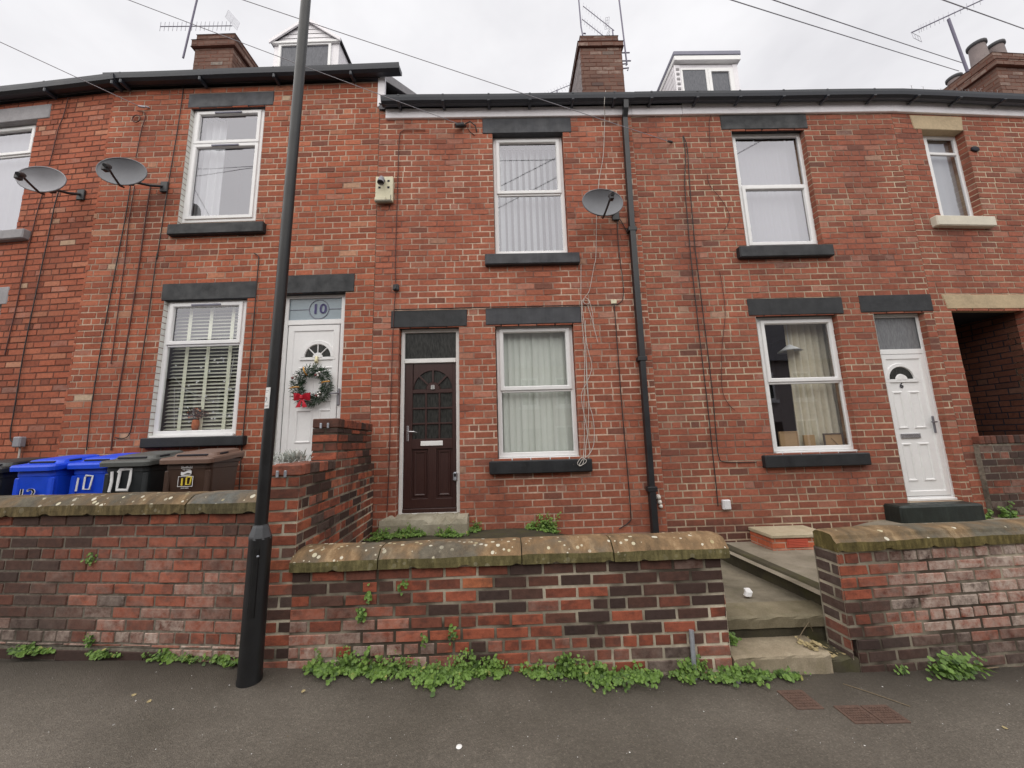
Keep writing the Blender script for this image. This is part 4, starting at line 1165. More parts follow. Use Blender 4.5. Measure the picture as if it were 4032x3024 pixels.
def drift(u, z, s=0.0):
    return .5+.22*math.sin(u*2.1+z*4.3+s)+.18*math.sin(u*4.7-z*7.1+2.1*s)+.12*math.sin(u*9.3+z*3.1+.7+s)
# middle wall, in front of number 8
wm = empty('garden_wall', (0, 2.95, -.05), 0, 'low brick garden wall with lichen-spotted copings left of the entrance steps', 'wall', 'front garden walls')
def pal_mid(u, z, r):
    x = max(0, min(1, .62*r.random()+.50*drift(u, z)-.06))
    salt = max(0, min(1, .9-1.1*max(0, u+.9)-1.7*z)) if u < .4 else max(0, .25-z)
    if u < -.35 and z < .45: x = .42+.5*r.random()
    q = r.random()
    if q < .08: x = r.random()
    elif q < (.30 if u > -.5 else .14) + .12*(u > .5): x = .24*r.random()
    elif q < .36 + .12*(u > .5): x = .30+.14*r.random()
    return (x, r.random(), min(1, salt*r.uniform(.5, 1.6)) if r.random() < .8 else (.2 if r.random() < .3 else 0))
mb = MB(); P = lambda u, q, z: (u, 2.85-q, z)
bricks(mb, P, -1.57, 1.545, -.28, .725, gauge=.0834, L=.238, j=.0135, tone=pal_mid, rng=random.Random(21), hdr=7, rough=1.5, zoff=-.03)
bricks(mb, lambda u, q, z: (1.545+q, 2.85+u, z), 0.003, .20, -.28, .725, gauge=.0834, L=.238, j=.0135, tone=pal_mid, rng=random.Random(22), hdr=0, rough=1.5, zoff=-.03)
mb.quad((-1.57, 3.05, -.2), (1.54, 3.05, -.2), (1.54, 3.05, .72), (-1.57, 3.05, .72), 1)
mb.build('brickwork', [M['wallbrick'], M['mortar_w']], wm, rel=wm.location, fix=False)
coping(wm, lambda p: (p[0], 2.85+p[1], p[2]), -1.585, 1.60, .722, (-.955, .083, .752), M['coping'], rseed=4)
wm_st = wm

# dividing wall between 10 and 8, stepping up towards the house
wd = empty('dividing_wall', (-1.68, 3.7, .3), 0, 'stepped brick dividing wall running from the pavement to the house, two grey clips on each step', 'wall')
def pal_div(u, z, r):
    x = r.random()
    return ((x*.62 if r.random() < .7 else .8+.15*x), r.random()*.9, .12 if r.random() < .2 else 0)
# plan: right face runs from (-1.565,2.86) to (-1.675,4.745)
DX = lambda y: -1.565 - .058*(y-2.86)
mb = MB(); rg = random.Random(31)
kw = dict(gauge=.0834, L=.238, j=.0135, tone=pal_div, rough=1.4, zoff=-.03)
bricks(mb, lambda u, q, z: (u, 2.858-q, z), -1.80, -1.565, -.05, 1.39, rng=rg, hdr=0, **kw)
side = lambda u, q, z: (DX(u)+q, u, z)
bricks(mb, side, 2.862, 4.745, -.05, 1.39, rng=rg, hdr=4, **kw)
bricks(mb, side, 3.535, 4.60, 1.39, 1.775, rng=rg, hdr=0, **kw)
bricks(mb, lambda u, q, z: (DX(3.53)+u, 3.532-q, z), -.235, 0, 1.39, 1.775, rng=rg, hdr=0, **kw)
left = lambda u, q, z: (DX(u)-.236-q, u, z)
bricks(mb, left, 2.862, 4.745, .3, 1.39, rng=rg, hdr=4, **kw); bricks(mb, left, 3.535, 4.6, 1.39, 1.775, rng=rg, hdr=0, **kw)
mb.quad((DX(4.6)-.236, 4.6, 1.35), (DX(4.6), 4.6, 1.35), (DX(4.6), 4.6, 1.80), (DX(4.6)-.236, 4.6, 1.80), 1)
# brick-on-edge tops
y = 2.856
while y < 3.52:
    t = (rg.random()*.75+.1, rg.random()*.8, .1)
    n = 1
    mb.box(DX(y)-.238, DX(y)+.004, y+.004, min(y+.078, 3.53), 1.392, 1.476+rg.uniform(-.004, .004), 0, .008, t); y += .083
y = 3.528
while y < 4.58:
    t = (rg.random()*.6+.05, rg.random()*.7, .0)
    mb.box(DX(y)-.238, DX(y)+.006, y+.004, y+.078, 1.777, 1.862+rg.uniform(-.005, .005), 0, .008, t); y += .083
mb.build('brickwork', [M['wallbrick'], M['mortar_w']], wd, rel=wd.location, fix=False)
for (x, y, z) in ((-1.727, 2.85, 1.41), (-1.668, 2.85, 1.41), (-1.757, 3.522, 1.80), (-1.69, 3.522, 1.80)):
    c = MB(); c.box(x-.009, x+.009, y-.006, y+.01, z-.028, z+.022, 0, .003); c.build('metal_clip', M['galv'], wd, rel=wd.location)

# left wall, in front of number 10
FL = (-1.80, 2.892, -6.0); WL = framef(*FL)
wl = empty('garden_wall', (-3.4, 3.1, .1), 0, 'tall dark brick garden wall left of the lamp post, wheelie bins standing behind it', 'wall', 'front garden walls')
def pal_left(u, z, r):
    edge = u + 1.25 - .35*math.sin(z*7) + max(0, .55-z)*1.3
    k = 1/(1+math.exp(-edge*5))
    x = (.06+.32*r.random()*(.4+drift(u, z, 1)))*(1-k) + (.38+.45*r.random())*k
    if z > 1.0: x = (.08+.45*r.random())*(1-k)+(.2+.6*r.random())*k
    if r.random() < .08: x = r.random()
    salt = k*max(0, .95-.9*z)+(1-k)*max(0, .75-1.6*z)
    return (min(1, x), r.random(), min(1, salt*r.uniform(.3, 1.6)) if r.random() < .8 else .1)
mb = MB(); P = lambda u, q, z: WL((u, -q, z))
bricks(mb, P, -5.6, 0, .185, 1.128, gauge=.0832, L=.24, j=.010, tone=pal_left, rng=random.Random(41), hdr=7, rough=1.5, zoff=.045)
# sooty, rough bottom course standing slightly proud
bricks(mb, lambda u, q, z: WL((u, -q-.006, z)), -5.6, -.75, .02, .185, gauge=.085, L=.36, j=.006, tone=lambda u, z, r: (.02+.12*r.random(), r.random()*.6, 0), rng=random.Random(42), hdr=0, rough=1.8)
bricks(mb, P, -.75, 0, .02, .185, gauge=.0832, L=.24, j=.010, tone=lambda u, z, r: (.4+.3*r.random(), r.random(), .9), rng=random.Random(43), hdr=0, rough=1.6, zoff=.045)
mb.quad(WL((-5.6, .2, 0)), WL((0, .2, 0)), WL((0, .2, 1.12)), WL((-5.6, .2, 1.12)), 1)
mb.quad(WL((-5.6, 0, 0)), WL((-5.6, .2, 0)), WL((-5.6, .2, 1.12)), WL((-5.6, 0, 1.12)), 1)
mb.build('brickwork', [M['wallbrick'], M['mortar_w2']], wl, rel=wl.location, fix=False)
coping(wl, WL, -5.62, -.655, 1.125, (-4.4, -3.1, -1.9), M['coping_l'], rseed=8, h=.075, ht=.142)
coping(wl, WL, -.650, .0, 1.128, (), M['coping_g'], rseed=9, h=.078, ht=.144)

# right wall, in front of number 6
FRW = (2.412, 2.851, 3.6); WR = framef(*FRW)
wr = empty('garden_wall', (4.2, 3.0, -.1), 0, 'brick garden wall right of the entrance steps, mossy coping and pink salt-stained bricks', 'wall', 'front garden walls')
def pal_right(u, z, r):
    x = max(0, min(1, .30+.5*r.random()+.22*drift(u, z, 3)-.1))
    if z > .60: x *= .62
    if z < .16 and u < .9: x = .25*r.random()
    elif z < .04: x = .3*r.random()
    if r.random() < .07: x = r.random()*.3
    salt = max(0, min(1, (u-.15)*1.5))*max(.25, min(1, 1.25-1.2*abs(z-.35)))
    if z < .10: salt *= .3
    return (x, r.random(), min(1, salt*r.uniform(.55, 1.5)))
mb = MB(); P = lambda u, q, z: WR((u, -q, z))
bricks(mb, P, 0, 6.2, .135, .725, gauge=.0834, L=.238, j=.0135, tone=pal_right, rng=random.Random(51), hdr=5, rough=1.7, zoff=.05)
bricks(mb, lambda u, q, z: WR((u, -q, z)), .05, 6.2, -.40, .135, gauge=.0834, L=.238, j=.0135, tone=pal_right, rng=random.Random(52), hdr=0, rough=1.7, zoff=.05)
bricks(mb, lambda u, q, z: WR((-q, u, z)), .002, .195, .0, .725, gauge=.0834, L=.238, j=.0135, tone=lambda u, z, r: (r.random()*.5, r.random()*.7, .1), rng=random.Random(53), hdr=0, rough=1.6, zoff=.05, off=.07)
bricks(mb, lambda u, q, z: WR((.05-q, u, z)), .002, .195, -.3, .135, gauge=.0834, L=.238, j=.0135, tone=lambda u, z, r: (r.random()*.2, r.random()*.7, .1), rng=random.Random(54), hdr=0, rough=1.6, zoff=.05, off=.07)
mb.quad(WR((0, 0, .134)), WR((.06, 0, .134)), WR((.06, .195, .134)), WR((0, .195, .134)), 1)
mb.quad(WR((.0, .2, -.4)), WR((6.2, .2, -.4)), WR((6.2, .2, .72)), WR((0, .2, .72)), 1)
mb.build('brickwork', [M['wallbrick'], M['mortar_w']], wr, rel=wr.location, fix=False)
coping(wr, WR, -.008, 6.2, .722, (.955, 2.1, 3.3, 4.5), M['coping_r'], rseed=15, th=.185, out=.012, h=.068, ht=.132)

# ------------------------------------------------------------------ entrance steps, kerb and vent box
st = empty('entrance_steps', (1.95, 3.0, -.1), 0, 'worn mossy stone steps in the gap between two garden walls', 'steps')
def slab_rough(x0, x1, y0, y1, z0, z1, m, nm='step', a=.006, seg=.06):
    mb = MB(); rg = random.Random(int(abs(x0+y0)*991))
    prof = [(y0+.004, z0), (y0, z1-.02), (y0+.004, z1-.006), (y0+.02, z1), (y1, z1+.004), (y1, z0)]
    rings = []
    for x in rng_(x0, x1, seg):
        rings.append([(x, y+(rg.uniform(-a, a) if i < 4 else 0), z+(rg.uniform(-a, a)*.5 if i in (1, 2, 3) else 0)) for i, (y, z) in enumerate(prof)])
    mb.loft(rings); return mb.build(nm, m, st, rel=st.location)
slab_rough(1.555, 2.255, 2.845, 3.10, -.30, .053, M['step_stone'])
slab_rough(2.262, 2.455, 2.86, 3.10, -.30, .012, M['concrete_d'])
slab_rough(1.552, 2.50, 3.085, 3.30, -.1, .125, M['concrete_d'])
slab_rough(1.55, 2.52, 3.055, 3.30, .128, .213, M['concrete'])
kb = MB(); rings = []
for i in range(16):
    t = i/15; y = 3.12+t*1.62; x = 2.51-.01*t; w = .05; zt_ = .348 - .03*t
    rings.append([(x-.0+RNG.uniform(-.004, .004), y, -.05), (x+RNG.uniform(-.004, .004), y, zt_-.012), (x+.012, y, zt_), (x+.10, y, zt_), (x+.10, y, -.05)])
kb.loft(rings)
o = kb.build('path_kerb', M['concrete_d'], loc=(2.5, 3.9, .2)); tag(o, 'damp concrete kerb running diagonally back beside the path behind the steps', 'kerb')

vb = empty('vent_box', (3.25, 4.55, .28), 0, 'low new red brick box with grating and stone slab against the house wall', 'brick box')
mb = MB(); tn = lambda u, z, r: (r.random(), r.random(), 0)
bricks(mb, lambda u, q, z: (u, 4.36-q, z), 2.965, 3.62, .25, .432, gauge=.066, L=.215, j=.008, tone=tn, hdr=0, zoff=.25)
bricks(mb, lambda u, q, z: (2.965-q, u, z), 4.362, 4.745, .25, .432, gauge=.066, L=.215, j=.008, tone=tn, hdr=0, zoff=.25)
mb.build('brickwork', [M['newbrick'], M['mortar']], vb, rel=vb.location, fix=False)
mb = MB(); mb.M = lambda p: (p[0]+RNG.uniform(-.004, .004), p[1]+RNG.uniform(-.004, .004), p[2]+RNG.uniform(-.003, .003)); mb.box(2.95, 3.64, 4.335, 4.75, .434, .476, 0, .008); mb.build('stone_slab', M['slab'], vb, rel=vb.location)
mb = MB()
for i in range(5): mb.box(3.14, 3.36, 4.345, 4.357, .335+i*.017, .346+i*.017)
mb.box(3.13, 3.37, 4.352, 4.36, .328, .42); mb.build('grating', M['grate'], vb, rel=vb.location)

# ------------------------------------------------------------------ lamp post
lp = empty('street_lamp', (-1.725, 2.715, .08), 0, 'black steel lamp post with wider base standing in front of the brick wall', 'lamp post')
def lean(z): return -1.728 - .006*(1-z) if z < 1 else -1.734 + .0125*(z-1)
mb = MB()
def rings(prof, n=20, sq=False):
    return [[(lean(z)+r*math.cos(2*math.pi*i/n), 2.715+r*math.sin(2*math.pi*i/n), z) for i in range(n)] for r, z in prof]
mb.loft(rings([(.075, -.05), (.074, .12), (.071, .13), (.069, .98), (.067, .995)]), 0, True)
mb.build('base', M['lamp_paint'], lp, rel=lp.location)
mb = MB(); mb.loft(rings([(.071, .985), (.068, 1.005), (.051, 1.06), (.045, 1.075), (.045, 1.08)], 8), 0); mb.build('shoulder', M['lamp_grey'], lp, rel=lp.location)
mb = MB(); mb.loft(rings([(.0405, 1.07), (.0395, 3.0), (.038, 7.2)]), 0, True); mb.build('shaft', M['lamp_paint'], lp, rel=lp.location)
mb = MB()   # access door, curved to the base
A = [-1.1, -.95, -.8, -.65, -.5]
mb.loft([[(lean(z)+.0715*math.cos(a-.5), 2.715+.0715*math.sin(a-.5), z) for a in A] for z in (.50, .52, .90, .93)], cap=(False, False), smooth=True)
d_ = mb.build('access_door', M['lamp_paint'], lp, rel=lp.location)
mb = MB(); mb.lathe([(0, 0), (.007, 0), (.007, .01), (0, .01)], 0, 0, 8); mb.v = [(lean(.9)+.035+x, 2.650-z, .885+y) for x, y, z in mb.v]; mb.build('door_lock', M['galv'], lp, rel=lp.location)
mb = MB()   # wrapped number label
c0, zl = lean(1.96), 1.96
A = [(-2.75+.16*i) for i in range(10)]
mb.loft([[(lean(z)+.0412*math.cos(a), 2.715+.0412*math.sin(a), z) for a in A] for z in (1.885, 2.038)], cap=(False, False), smooth=True)
lb = mb.build('number_label', M['label_white'], lp, rel=lp.location)
mb = MB()
def wrap(v, a0=-1.98, z0=1.945): a = a0+v[0]/.0416; return (lean(z0+v[1])+(.0418+v[2]*.2)*math.cos(a), 2.715+(.0418+v[2]*.2)*math.sin(a), z0+v[1])
for dx in (-.0015, 0, .0015): mb.text('2', .058, lambda v, dx=dx: wrap((v[0]+dx, v[1], v[2])), depth=.001)
for z0, w in ((2.012, .016), (2.0, .010), (1.905, .022), (1.897, .018)):
    A2 = [-1.98-.0+(-w+2*w*i/4)/.042 for i in range(5)]
    mb.loft([[(lean(z)+.0416*math.cos(a), 2.715+.0416*math.sin(a), z) for a in A2] for z in (z0, z0+.0035)], cap=(False, False))
mb.build('number', M['num_grey'], lb, rel=lp.location)
mb = MB(); mb.tube([(lean(7.2), 2.715, 7.15), (lean(7.2), 2.6, 7.32), (lean(7.2), 2.1, 7.42)], .025, 10); mb.build('arm', M['lamp_paint'], lp, rel=lp.location)
mb = MB(); mb.loft([rrect(lean(7.2), 1.85, .22, .62, .08, 7.36), rrect(lean(7.2), 1.85, .26, .66, .09, 7.42), rrect(lean(7.2), 1.85, .16, .5, .07, 7.49)]); mb.build('lantern', M['lamp_grey'], lp, rel=lp.location)

# ------------------------------------------------------------------ wheelie bins
def wheelie(x, y, z, w, dp, zf, body, lid, label, rot=0, name='wheelie_bin'):
    """x,y: centre of the front face; zf: height of the lid's front lip above z"""
    r = empty(name, (x, y+dp/2, z), rot, label, 'wheelie bin', 'wheelie bins behind the wall')
    h = zf
    mb = MB()
    yc = 0
    mb.loft([rrect(0, .03, w*.74, dp*.66, .05, .08), rrect(0, .02, w*.78, dp*.76, .05, .45), rrect(0, 0, w*.88, dp*.90, .05, h-.09),
             rrect(0, 0, w*.90, dp*.92, .05, h-.085), rrect(0, 0, w*.90, dp*.92, .05, h-.035), rrect(0, 0, w*.96, dp*.97, .05, h-.03), rrect(0, 0, w*.96, dp*.97, .05, h)], 0, False)
    for sx in (-1, 1): mb.box(sx*w*.40-.03, sx*w*.40+.03, -dp*.45, -dp*.40, .2, h-.1, 0, .02)
    mb.box(-w*.42, w*.42, dp*.47, dp*.62, h-.02, h+.05, 0, .02)
    mb.build('body', body, r)
    mb = MB()
    s = .055/dp   # lid climbs towards the hinge
    def L_(ring): return [(a, b, c+(b+dp/2)*s) for a, b, c in ring]
    w2, d2 = w*1.06, dp*1.05
    mb.loft([L_(rrect(0, -.01, w2, d2, .05, h-.028)), L_(rrect(0, -.01, w2+.006, d2+.006, .05, h+.012)), L_(rrect(0, -.01, w2-.01, d2-.01, .05, h+.030)),
             L_(rrect(0, .035, w2*.84, d2*.80, .06, h+.034)), L_(rrect(0, .045, w2*.78, d2*.76, .06, h+.062)), L_(rrect(0, .06, w2*.66, d2*.64, .06, h+.070))])
    l_ = mb.build('lid', lid, r)
    mb = MB()
    yF = .035-d2*.40
    mb.M = lambda p: (p[0], p[1], p[2]+(p[1]+dp/2)*s)
    mb.box(-w*.32, w*.30, yF-.004, yF+.03, h+.038, h+.056, 0, .004)
    mb.box(w2*.395, w2*.425, -dp*.18, dp*.05, h+.038, h+.056, 0, .004)
    mb.build('lid_slot', M['slot'], l_)
    mb = MB(); mb.tube([(-w*.4, dp*.55, h+.06), (w*.4, dp*.55, h+.06)], .015, 8); mb.build('handle', body, r)
    for sx in (-1, 1):
        mb = MB(); mb.lathe([(.0, -.03), (.09, -.03), (.10, -.02), (.10, .02), (.09, .03), (0, .03)], 0, 0, 18)
        mb.v = [(sx*w*.40+c, dp*.36+a, .10+b) for a, b, c in mb.v]; mb.build('wheel', M['rubber'], r)
    return r
zy = .44
b0 = wheelie(-5.56, 4.02, zy, .48, .50, 1.01, M['bin_black'], M['bin_black'], 'black wheelie bin at the far left edge, mostly cut off')
b1 = wheelie(-4.965, 4.00, zy, .435, .50, 1.025, M['bin_blue'], M['bin_blue'], 'blue wheelie bin with white number 12, second from the left')
b2 = wheelie(-4.50, 4.10, zy, .43, .48, 1.03, M['bin_blue'], M['bin_blue'], 'blue wheelie bin with white number 10, tucked behind the black bin')
b3 = wheelie(-4.02, 4.00, zy, .49, .50, 1.045, M['bin_black'], M['bin_lidgrey'], 'black wheelie bin with grey lid and large white number 10')
b4 = wheelie(-3.385, 4.00, zy, .525, .50, 1.055, M['bin_brown'], M['bin_lidbrown'], 'brown wheelie bin with council label and small yellow number 10')
def strokes(mb, segs, r, y):
    for pts in segs: mb.tube([(a, y, c) for a, c in pts], r, 6)
def flat(mb, s=.15):   # press tubes flat against the face
    ys = [v[1] for v in mb.v]; y0 = sum(ys)/len(ys); mb.v = [(x, y0+(y-y0)*s, z) for x, y, z in mb.v]
mb = MB(); strokes(mb, [[(-.135, .965), (-.128, .86), (-.140, .755)], [(-.052, .97), (-.060, .86), (-.066, .775), (.045, .77), (.058, .86), (.060, .985), (-.052, .985), (-.07, .95)]], .019, -.232); flat(mb); mb.build('number', M['num_white'], b3)
mb = MB(); strokes(mb, [[(-.105, .905), (-.112, .765)], [(-.035, .915), (-.040, .785), (.030, .78), (.042, .92), (-.035, .925)]], .013, -.223); flat(mb); mb.build('number', M['num_white'], b2)
mb = MB(); 
for dx in (-.006, 0, .006): mb.text('12', .16, lambda v, dx=dx: (-.035+v[0]*1.25+dx, -.236-v[2], .752+v[1]))
mb.build('number', M['num_white'], b1)
mb = MB(); strokes(mb, [[(-.034, .875), (-.034, .80)], [(.010, .88), (.008, .81), (.054, .81), (.057, .885), (.010, .885)]], .010, -.233); flat(mb); mb.build('number', M['num_yellow'], b4)
mb = MB(); yb_ = -.2315
mb.text('Sheffield', .036, lambda v: (0+v[0], yb_-v[2], .985+v[1]), depth=.001); mb.text('City Council', .016, lambda v: (v[0], yb_-v[2], .962+v[1]), depth=.001)
for i in range(10):
    a, b_ = -.055+.011*i, -.055+.011*(i+1)
    f1 = lambda x: .944+.009*math.sin(x*50); f2 = lambda x: .922+.009*math.sin(x*50+.6)
    mb.quad((a, yb_, f2(a)-.004), (b_, yb_, f2(b_)-.004), (b_, yb_, f1(b_)+.002), (a, yb_, f1(a)+.002))
mb.quad((-.055, yb_, .910), (.055, yb_, .910), (.042, yb_, .901), (-.042, yb_, .901)); mb.text('please recycle', .014, lambda v: (v[0], yb_-v[2], .775+v[1]), depth=.001)
mb.ring(-.078, .078, .788, .895, [(0, yb_+.001), (0, yb_-.001), (.005, yb_-.001)]); mb.build('council_label', M['num_white'], b4)

# ------------------------------------------------------------------ satellite dishes
def dish(c, w, h, az, tilt, lnb, wall, label, m):
    r = empty('satellite_dish', wall, 0, label, 'satellite dish', 'satellite dishes on the house fronts')
    T = Matrix.Translation(c) @ Matrix.Rotation(R(az), 4, 'Z') @ Matrix.Rotation(R(-tilt), 4, 'X')
    mb = MB(lambda p: tuple(T @ Vector(p)))
    n, k_ = 40, 7
    def pt(a, t, off):
        ca, sa = math.cos(t), math.sin(t)
        e = 1 - .10*abs(math.sin(2*t))*0 + 0
        return (a*ca*w/2, .075*(1-a*a)+off, a*sa*h/2*(1.0 if sa > 0 else 1.08))
    for off in (0, .010):
        V = [(0, .075+off, 0)] + [pt((i+1)/k_, 2*math.pi*j/n, off) for i in range(k_) for j in range(n)]
        F = [(0, 1+j, 1+(j+1) % n) for j in range(n)]
        for i in range(k_-1):
            F += [(1+i*n+j, 1+i*n+(j+1) % n, 1+(i+1)*n+(j+1) % n, 1+(i+1)*n+j) for j in range(n)]
        mb.add(V, F, 0, True)
    mb.tube([pt(1.0, 2*math.pi*j/n, .005) for j in range(n+1)], .009, 6)
    mb.build('reflector', m, r, rel=wall)
    bot = T @ Vector((0, .02, -h*.54)); l_ = Vector(lnb)
    mb = MB(); mb.tube([bot + Vector((0, .05, .01)), bot, bot+(l_-bot)*.5+Vector((0, 0, -.005)), l_], [.012, .014, .013, .014], 8); mb.build('arm', M['black_plastic'], r, rel=wall)
    dr = (T @ Vector((0, .08, .02)) - l_).normalized()
    mb = MB(); mb.tube([l_-dr*.06, l_-dr*.02, l_+dr*.035, l_+dr*.055], [.022, .03, .03, .026], 12)
    mb.box(l_.x-.03, l_.x+.02, l_.y-.04, l_.y+.02, l_.z-.075, l_.z-.01, 0, .008); mb.build('lnb', M['black_plastic'], r, rel=wall)
    b0_ = T @ Vector((0, .15, -.03)); wv = Vector(wall)
    mb = MB(); mb.tube([b0_, b0_.lerp(wv, .55)+Vector((0, .0, -.02)), wv], .018, 8); mb.box(wv.x-.05, wv.x+.05, wv.y-.03, wv.y, wv.z-.10, wv.z+.06, 0, .006)
    mb.box(b0_.x-.04, b0_.x+.04, b0_.y-.03, b0_.y+.04, b0_.z-.05, b0_.z+.05, 0, .01); mb.build('bracket', M['grey_plastic'] if False else M['black_plastic'], r, rel=wall)
dish((1.335, 4.40, 4.68), .535, .385, 3, 4, (1.33, 4.02, 4.50), (1.60, 4.745, 4.72), 'grey satellite dish between the upper window and the black downpipe', M['dish'])
dish((-4.955, 4.40, 5.245), .53, .39, 14, 4, (-4.765, 4.07, 5.035), (-4.78, 4.82, 5.33), 'darker grey satellite dish on bare brick, right one of the two at the left', M['dish'])
dish((-6.0, 4.42, 5.165), .50, .36, 14, 4, (-5.775, 4.07, 4.94), (-5.98, 4.865, 5.26), 'paler grey satellite dish overlapping the window at the far left edge', M['dish_light'])

# ------------------------------------------------------------------ cables on the walls (measured along the facades)
def cable(key, pts, r, m, label, name='cable', cat='cable', group=None):
    mb = MB(); P_ = [Vector(p) for p in pts]
    out = [P_[0]]
    for i in range(len(P_)-1):    # smooth a little with Catmull-Rom
        p0, p1, p2, p3 = P_[max(i-1, 0)], P_[i], P_[i+1], P_[min(i+2, len(P_)-1)]
        for t in (.25, .5, .75, 1):
            out.append(.5*((2*p1)+(p2-p0)*t+(2*p0-5*p1+4*p2-p3)*t*t+(3*p1-p0-3*p2+p3)*t**3))
    mb.tube(out, r, 6)
    o = mb.build(name, m, loc=P_[-1]); tag(o, label, cat, group); return o
G = 'cables running down the brick fronts'
CB = [
 ([(-6.476,4.903,6.909),(-6.502,4.905,6.580),(-6.546,4.910,6.398),(-6.574,4.912,5.972),(-6.591,4.914,5.778)], .0058, 'cable_r', 'thin cable from the gutter down to behind the leftmost satellite dish'),
 ([(-6.61,4.919,5.368),(-6.64,4.921,5.109),(-6.667,4.924,4.740),(-6.69,4.928,4.367),(-6.70,4.927,3.617),(-6.74,4.932,2.945)], .0062, 'cable_r', 'brown cable hanging below the leftmost dish, nearest the left edge'),
 ([(-6.357,4.891,5.343),(-6.386,4.895,5.071),(-6.395,4.895,4.563),(-6.405,4.895,4.342),(-6.439,4.899,3.446),(-6.454,4.901,2.930),(-6.441,4.899,2.285),(-6.435,4.899,1.923),(-6.402,4.896,1.784),(-6.277,4.884,1.745)], .0062, 'cable', 'black cable from the leftmost dish curving into the small grey box above the blue bin'),
 ([(-5.32,4.815,6.56),(-5.241,4.818,6.552),(-5.200,4.817,6.472),(-5.229,4.818,6.244),(-5.252,4.819,5.794)], .0058, 'cable_r', 'brown cable dropping from the overhead wire to the second dish'),
 ([(-5.272,4.819,5.341),(-5.277,4.819,4.885),(-5.295,4.820,4.498),(-5.305,4.820,4.278),(-5.335,4.821,3.523),(-5.355,4.821,2.842),(-5.361,4.821,2.149),(-5.344,4.821,1.638)], .0062, 'cable', 'leftmost of three cables below the second satellite dish'),
 ([(-5.212,4.818,5.339),(-5.220,4.818,4.785),(-5.210,4.818,4.496),(-5.200,4.817,4.275),(-5.191,4.817,3.388),(-5.185,4.817,2.753)], .006, 'cable_r', 'short middle one of three cables below the second satellite dish'),
 ([(-4.981,4.812,5.330),(-4.989,4.812,4.875),(-4.992,4.813,4.487),(-4.991,4.812,4.268),(-4.999,4.812,3.599),(-5.021,4.813,2.748),(-5.038,4.814,2.139),(-5.027,4.813,1.629)], .008, 'cable_r', 'thick brown cable, rightmost of three below the second satellite dish'),
 ([(-4.765,4.807,7.033),(-4.697,4.805,6.964),(-4.687,4.805,6.752),(-4.703,4.806,6.081),(-4.730,4.806,5.338),(-4.755,4.807,4.269),(-4.765,4.807,4.260),(-4.772,4.807,3.375),(-4.796,4.808,2.475),(-4.803,4.808,1.954),(-4.834,4.809,1.808),(-4.909,4.811,1.777),(-5.000,4.813,1.793)], .0058, 'cable', 'long black cable from gutter to a low loop, left of the blind window'),
 ([(-3.42,4.775,4.26),(-3.355,4.773,4.214),(-3.342,4.773,4.150),(-3.344,4.773,3.920),(-3.342,4.773,3.545),(-3.346,4.773,2.698),(-3.354,4.773,2.091),(-3.358,4.773,1.507),(-3.346,4.773,1.073)], .0062, 'cable', 'black cable between the blind window and the lamp post, down to the brown bin'),
 ([(-1.073,4.735,6.103),(-1.330,4.735,6.107),(-1.407,4.735,6.088),(-1.449,4.735,5.963),(-1.457,4.735,5.224),(-1.466,4.735,4.161),(-1.455,4.735,3.772)], .0058, 'cable_r', 'brown cable beside the cream alarm box, down to the little black junction box'),
 ([(-1.453,4.735,3.640),(-1.464,4.735,3.487),(-1.468,4.735,3.401),(-1.476,4.735,3.102),(-1.482,4.735,2.438),(-1.488,4.735,1.266),(-1.501,4.735,0.787)], .006, 'cable_r', 'brown cable down the left side of the brown front door'),
 ([(-1.457,4.726,3.384),(-0.934,4.730,3.384),(-0.245,4.726,3.388),(0.510,4.728,3.388),(1.040,4.73,3.388),(1.468,4.735,3.384),(1.553,4.735,3.401),(1.617,4.735,3.476),(1.633,4.735,3.696),(1.613,4.735,4.079),(1.610,4.735,4.322),(1.622,4.735,4.654)], .006, 'cable', 'black cable along the tops of the lintels, rising to the right hand dish'),
 ([(1.489,4.735,3.387),(1.491,4.735,2.776),(1.492,4.735,1.957),(1.502,4.735,1.180),(1.504,4.735,0.697),(1.486,4.735,0.587),(1.345,4.735,0.501)], .0058, 'cable', 'black cable straight down the wall just left of the black downpipe'),
 ([(1.624,4.730,4.685),(1.676,4.730,4.599),(1.746,4.730,4.436)], .006, 'cable', 'short black cable slanting from the right hand dish to the downpipe'),
 ([(2.682,4.735,5.946),(2.688,4.735,5.642),(2.629,4.735,5.149),(2.616,4.735,4.668),(2.603,4.735,4.075),(2.601,4.735,3.285),(2.604,4.735,2.539),(2.609,4.735,2.028),(2.606,4.735,1.281),(2.602,4.735,0.735)], .006, 'cable', 'left one of two long cables, reaching down to the white box'),
 ([(2.686,4.735,5.946),(2.725,4.735,5.742),(2.700,4.735,5.147),(2.682,4.735,4.432),(2.676,4.735,4.073),(2.683,4.735,3.458),(2.689,4.735,2.747),(2.691,4.735,2.127),(2.678,4.735,1.629),(2.681,4.735,1.337),(2.762,4.735,1.267),(3.156,4.735,1.256)], .0058, 'cable', 'right one of two long cables, turning towards the curtained lower window'),
 ([(3.139,4.735,6.305),(3.092,4.735,6.145),(3.066,4.735,5.762)], .004, 'cable_r', 'short thin cable hanging from the gutter left of the plain upstairs window'),
 ([(2.972,4.735,5.314),(2.987,4.735,5.142),(3.109,4.735,4.946),(3.197,4.735,4.752),(3.213,4.735,4.609),(3.103,4.735,4.423)], .004, 'cable_r', 'loose thin cable curling beside the plain upstairs window'),
 ([(2.980,4.735,3.830),(2.994,4.735,3.495),(2.980,4.735,3.188),(2.885,4.735,2.742),(2.824,4.735,2.225),(2.872,4.735,2.021),(2.960,4.735,1.918)], .004, 'cable_r', 'faint thin cable left of the ground floor curtained window'),
]
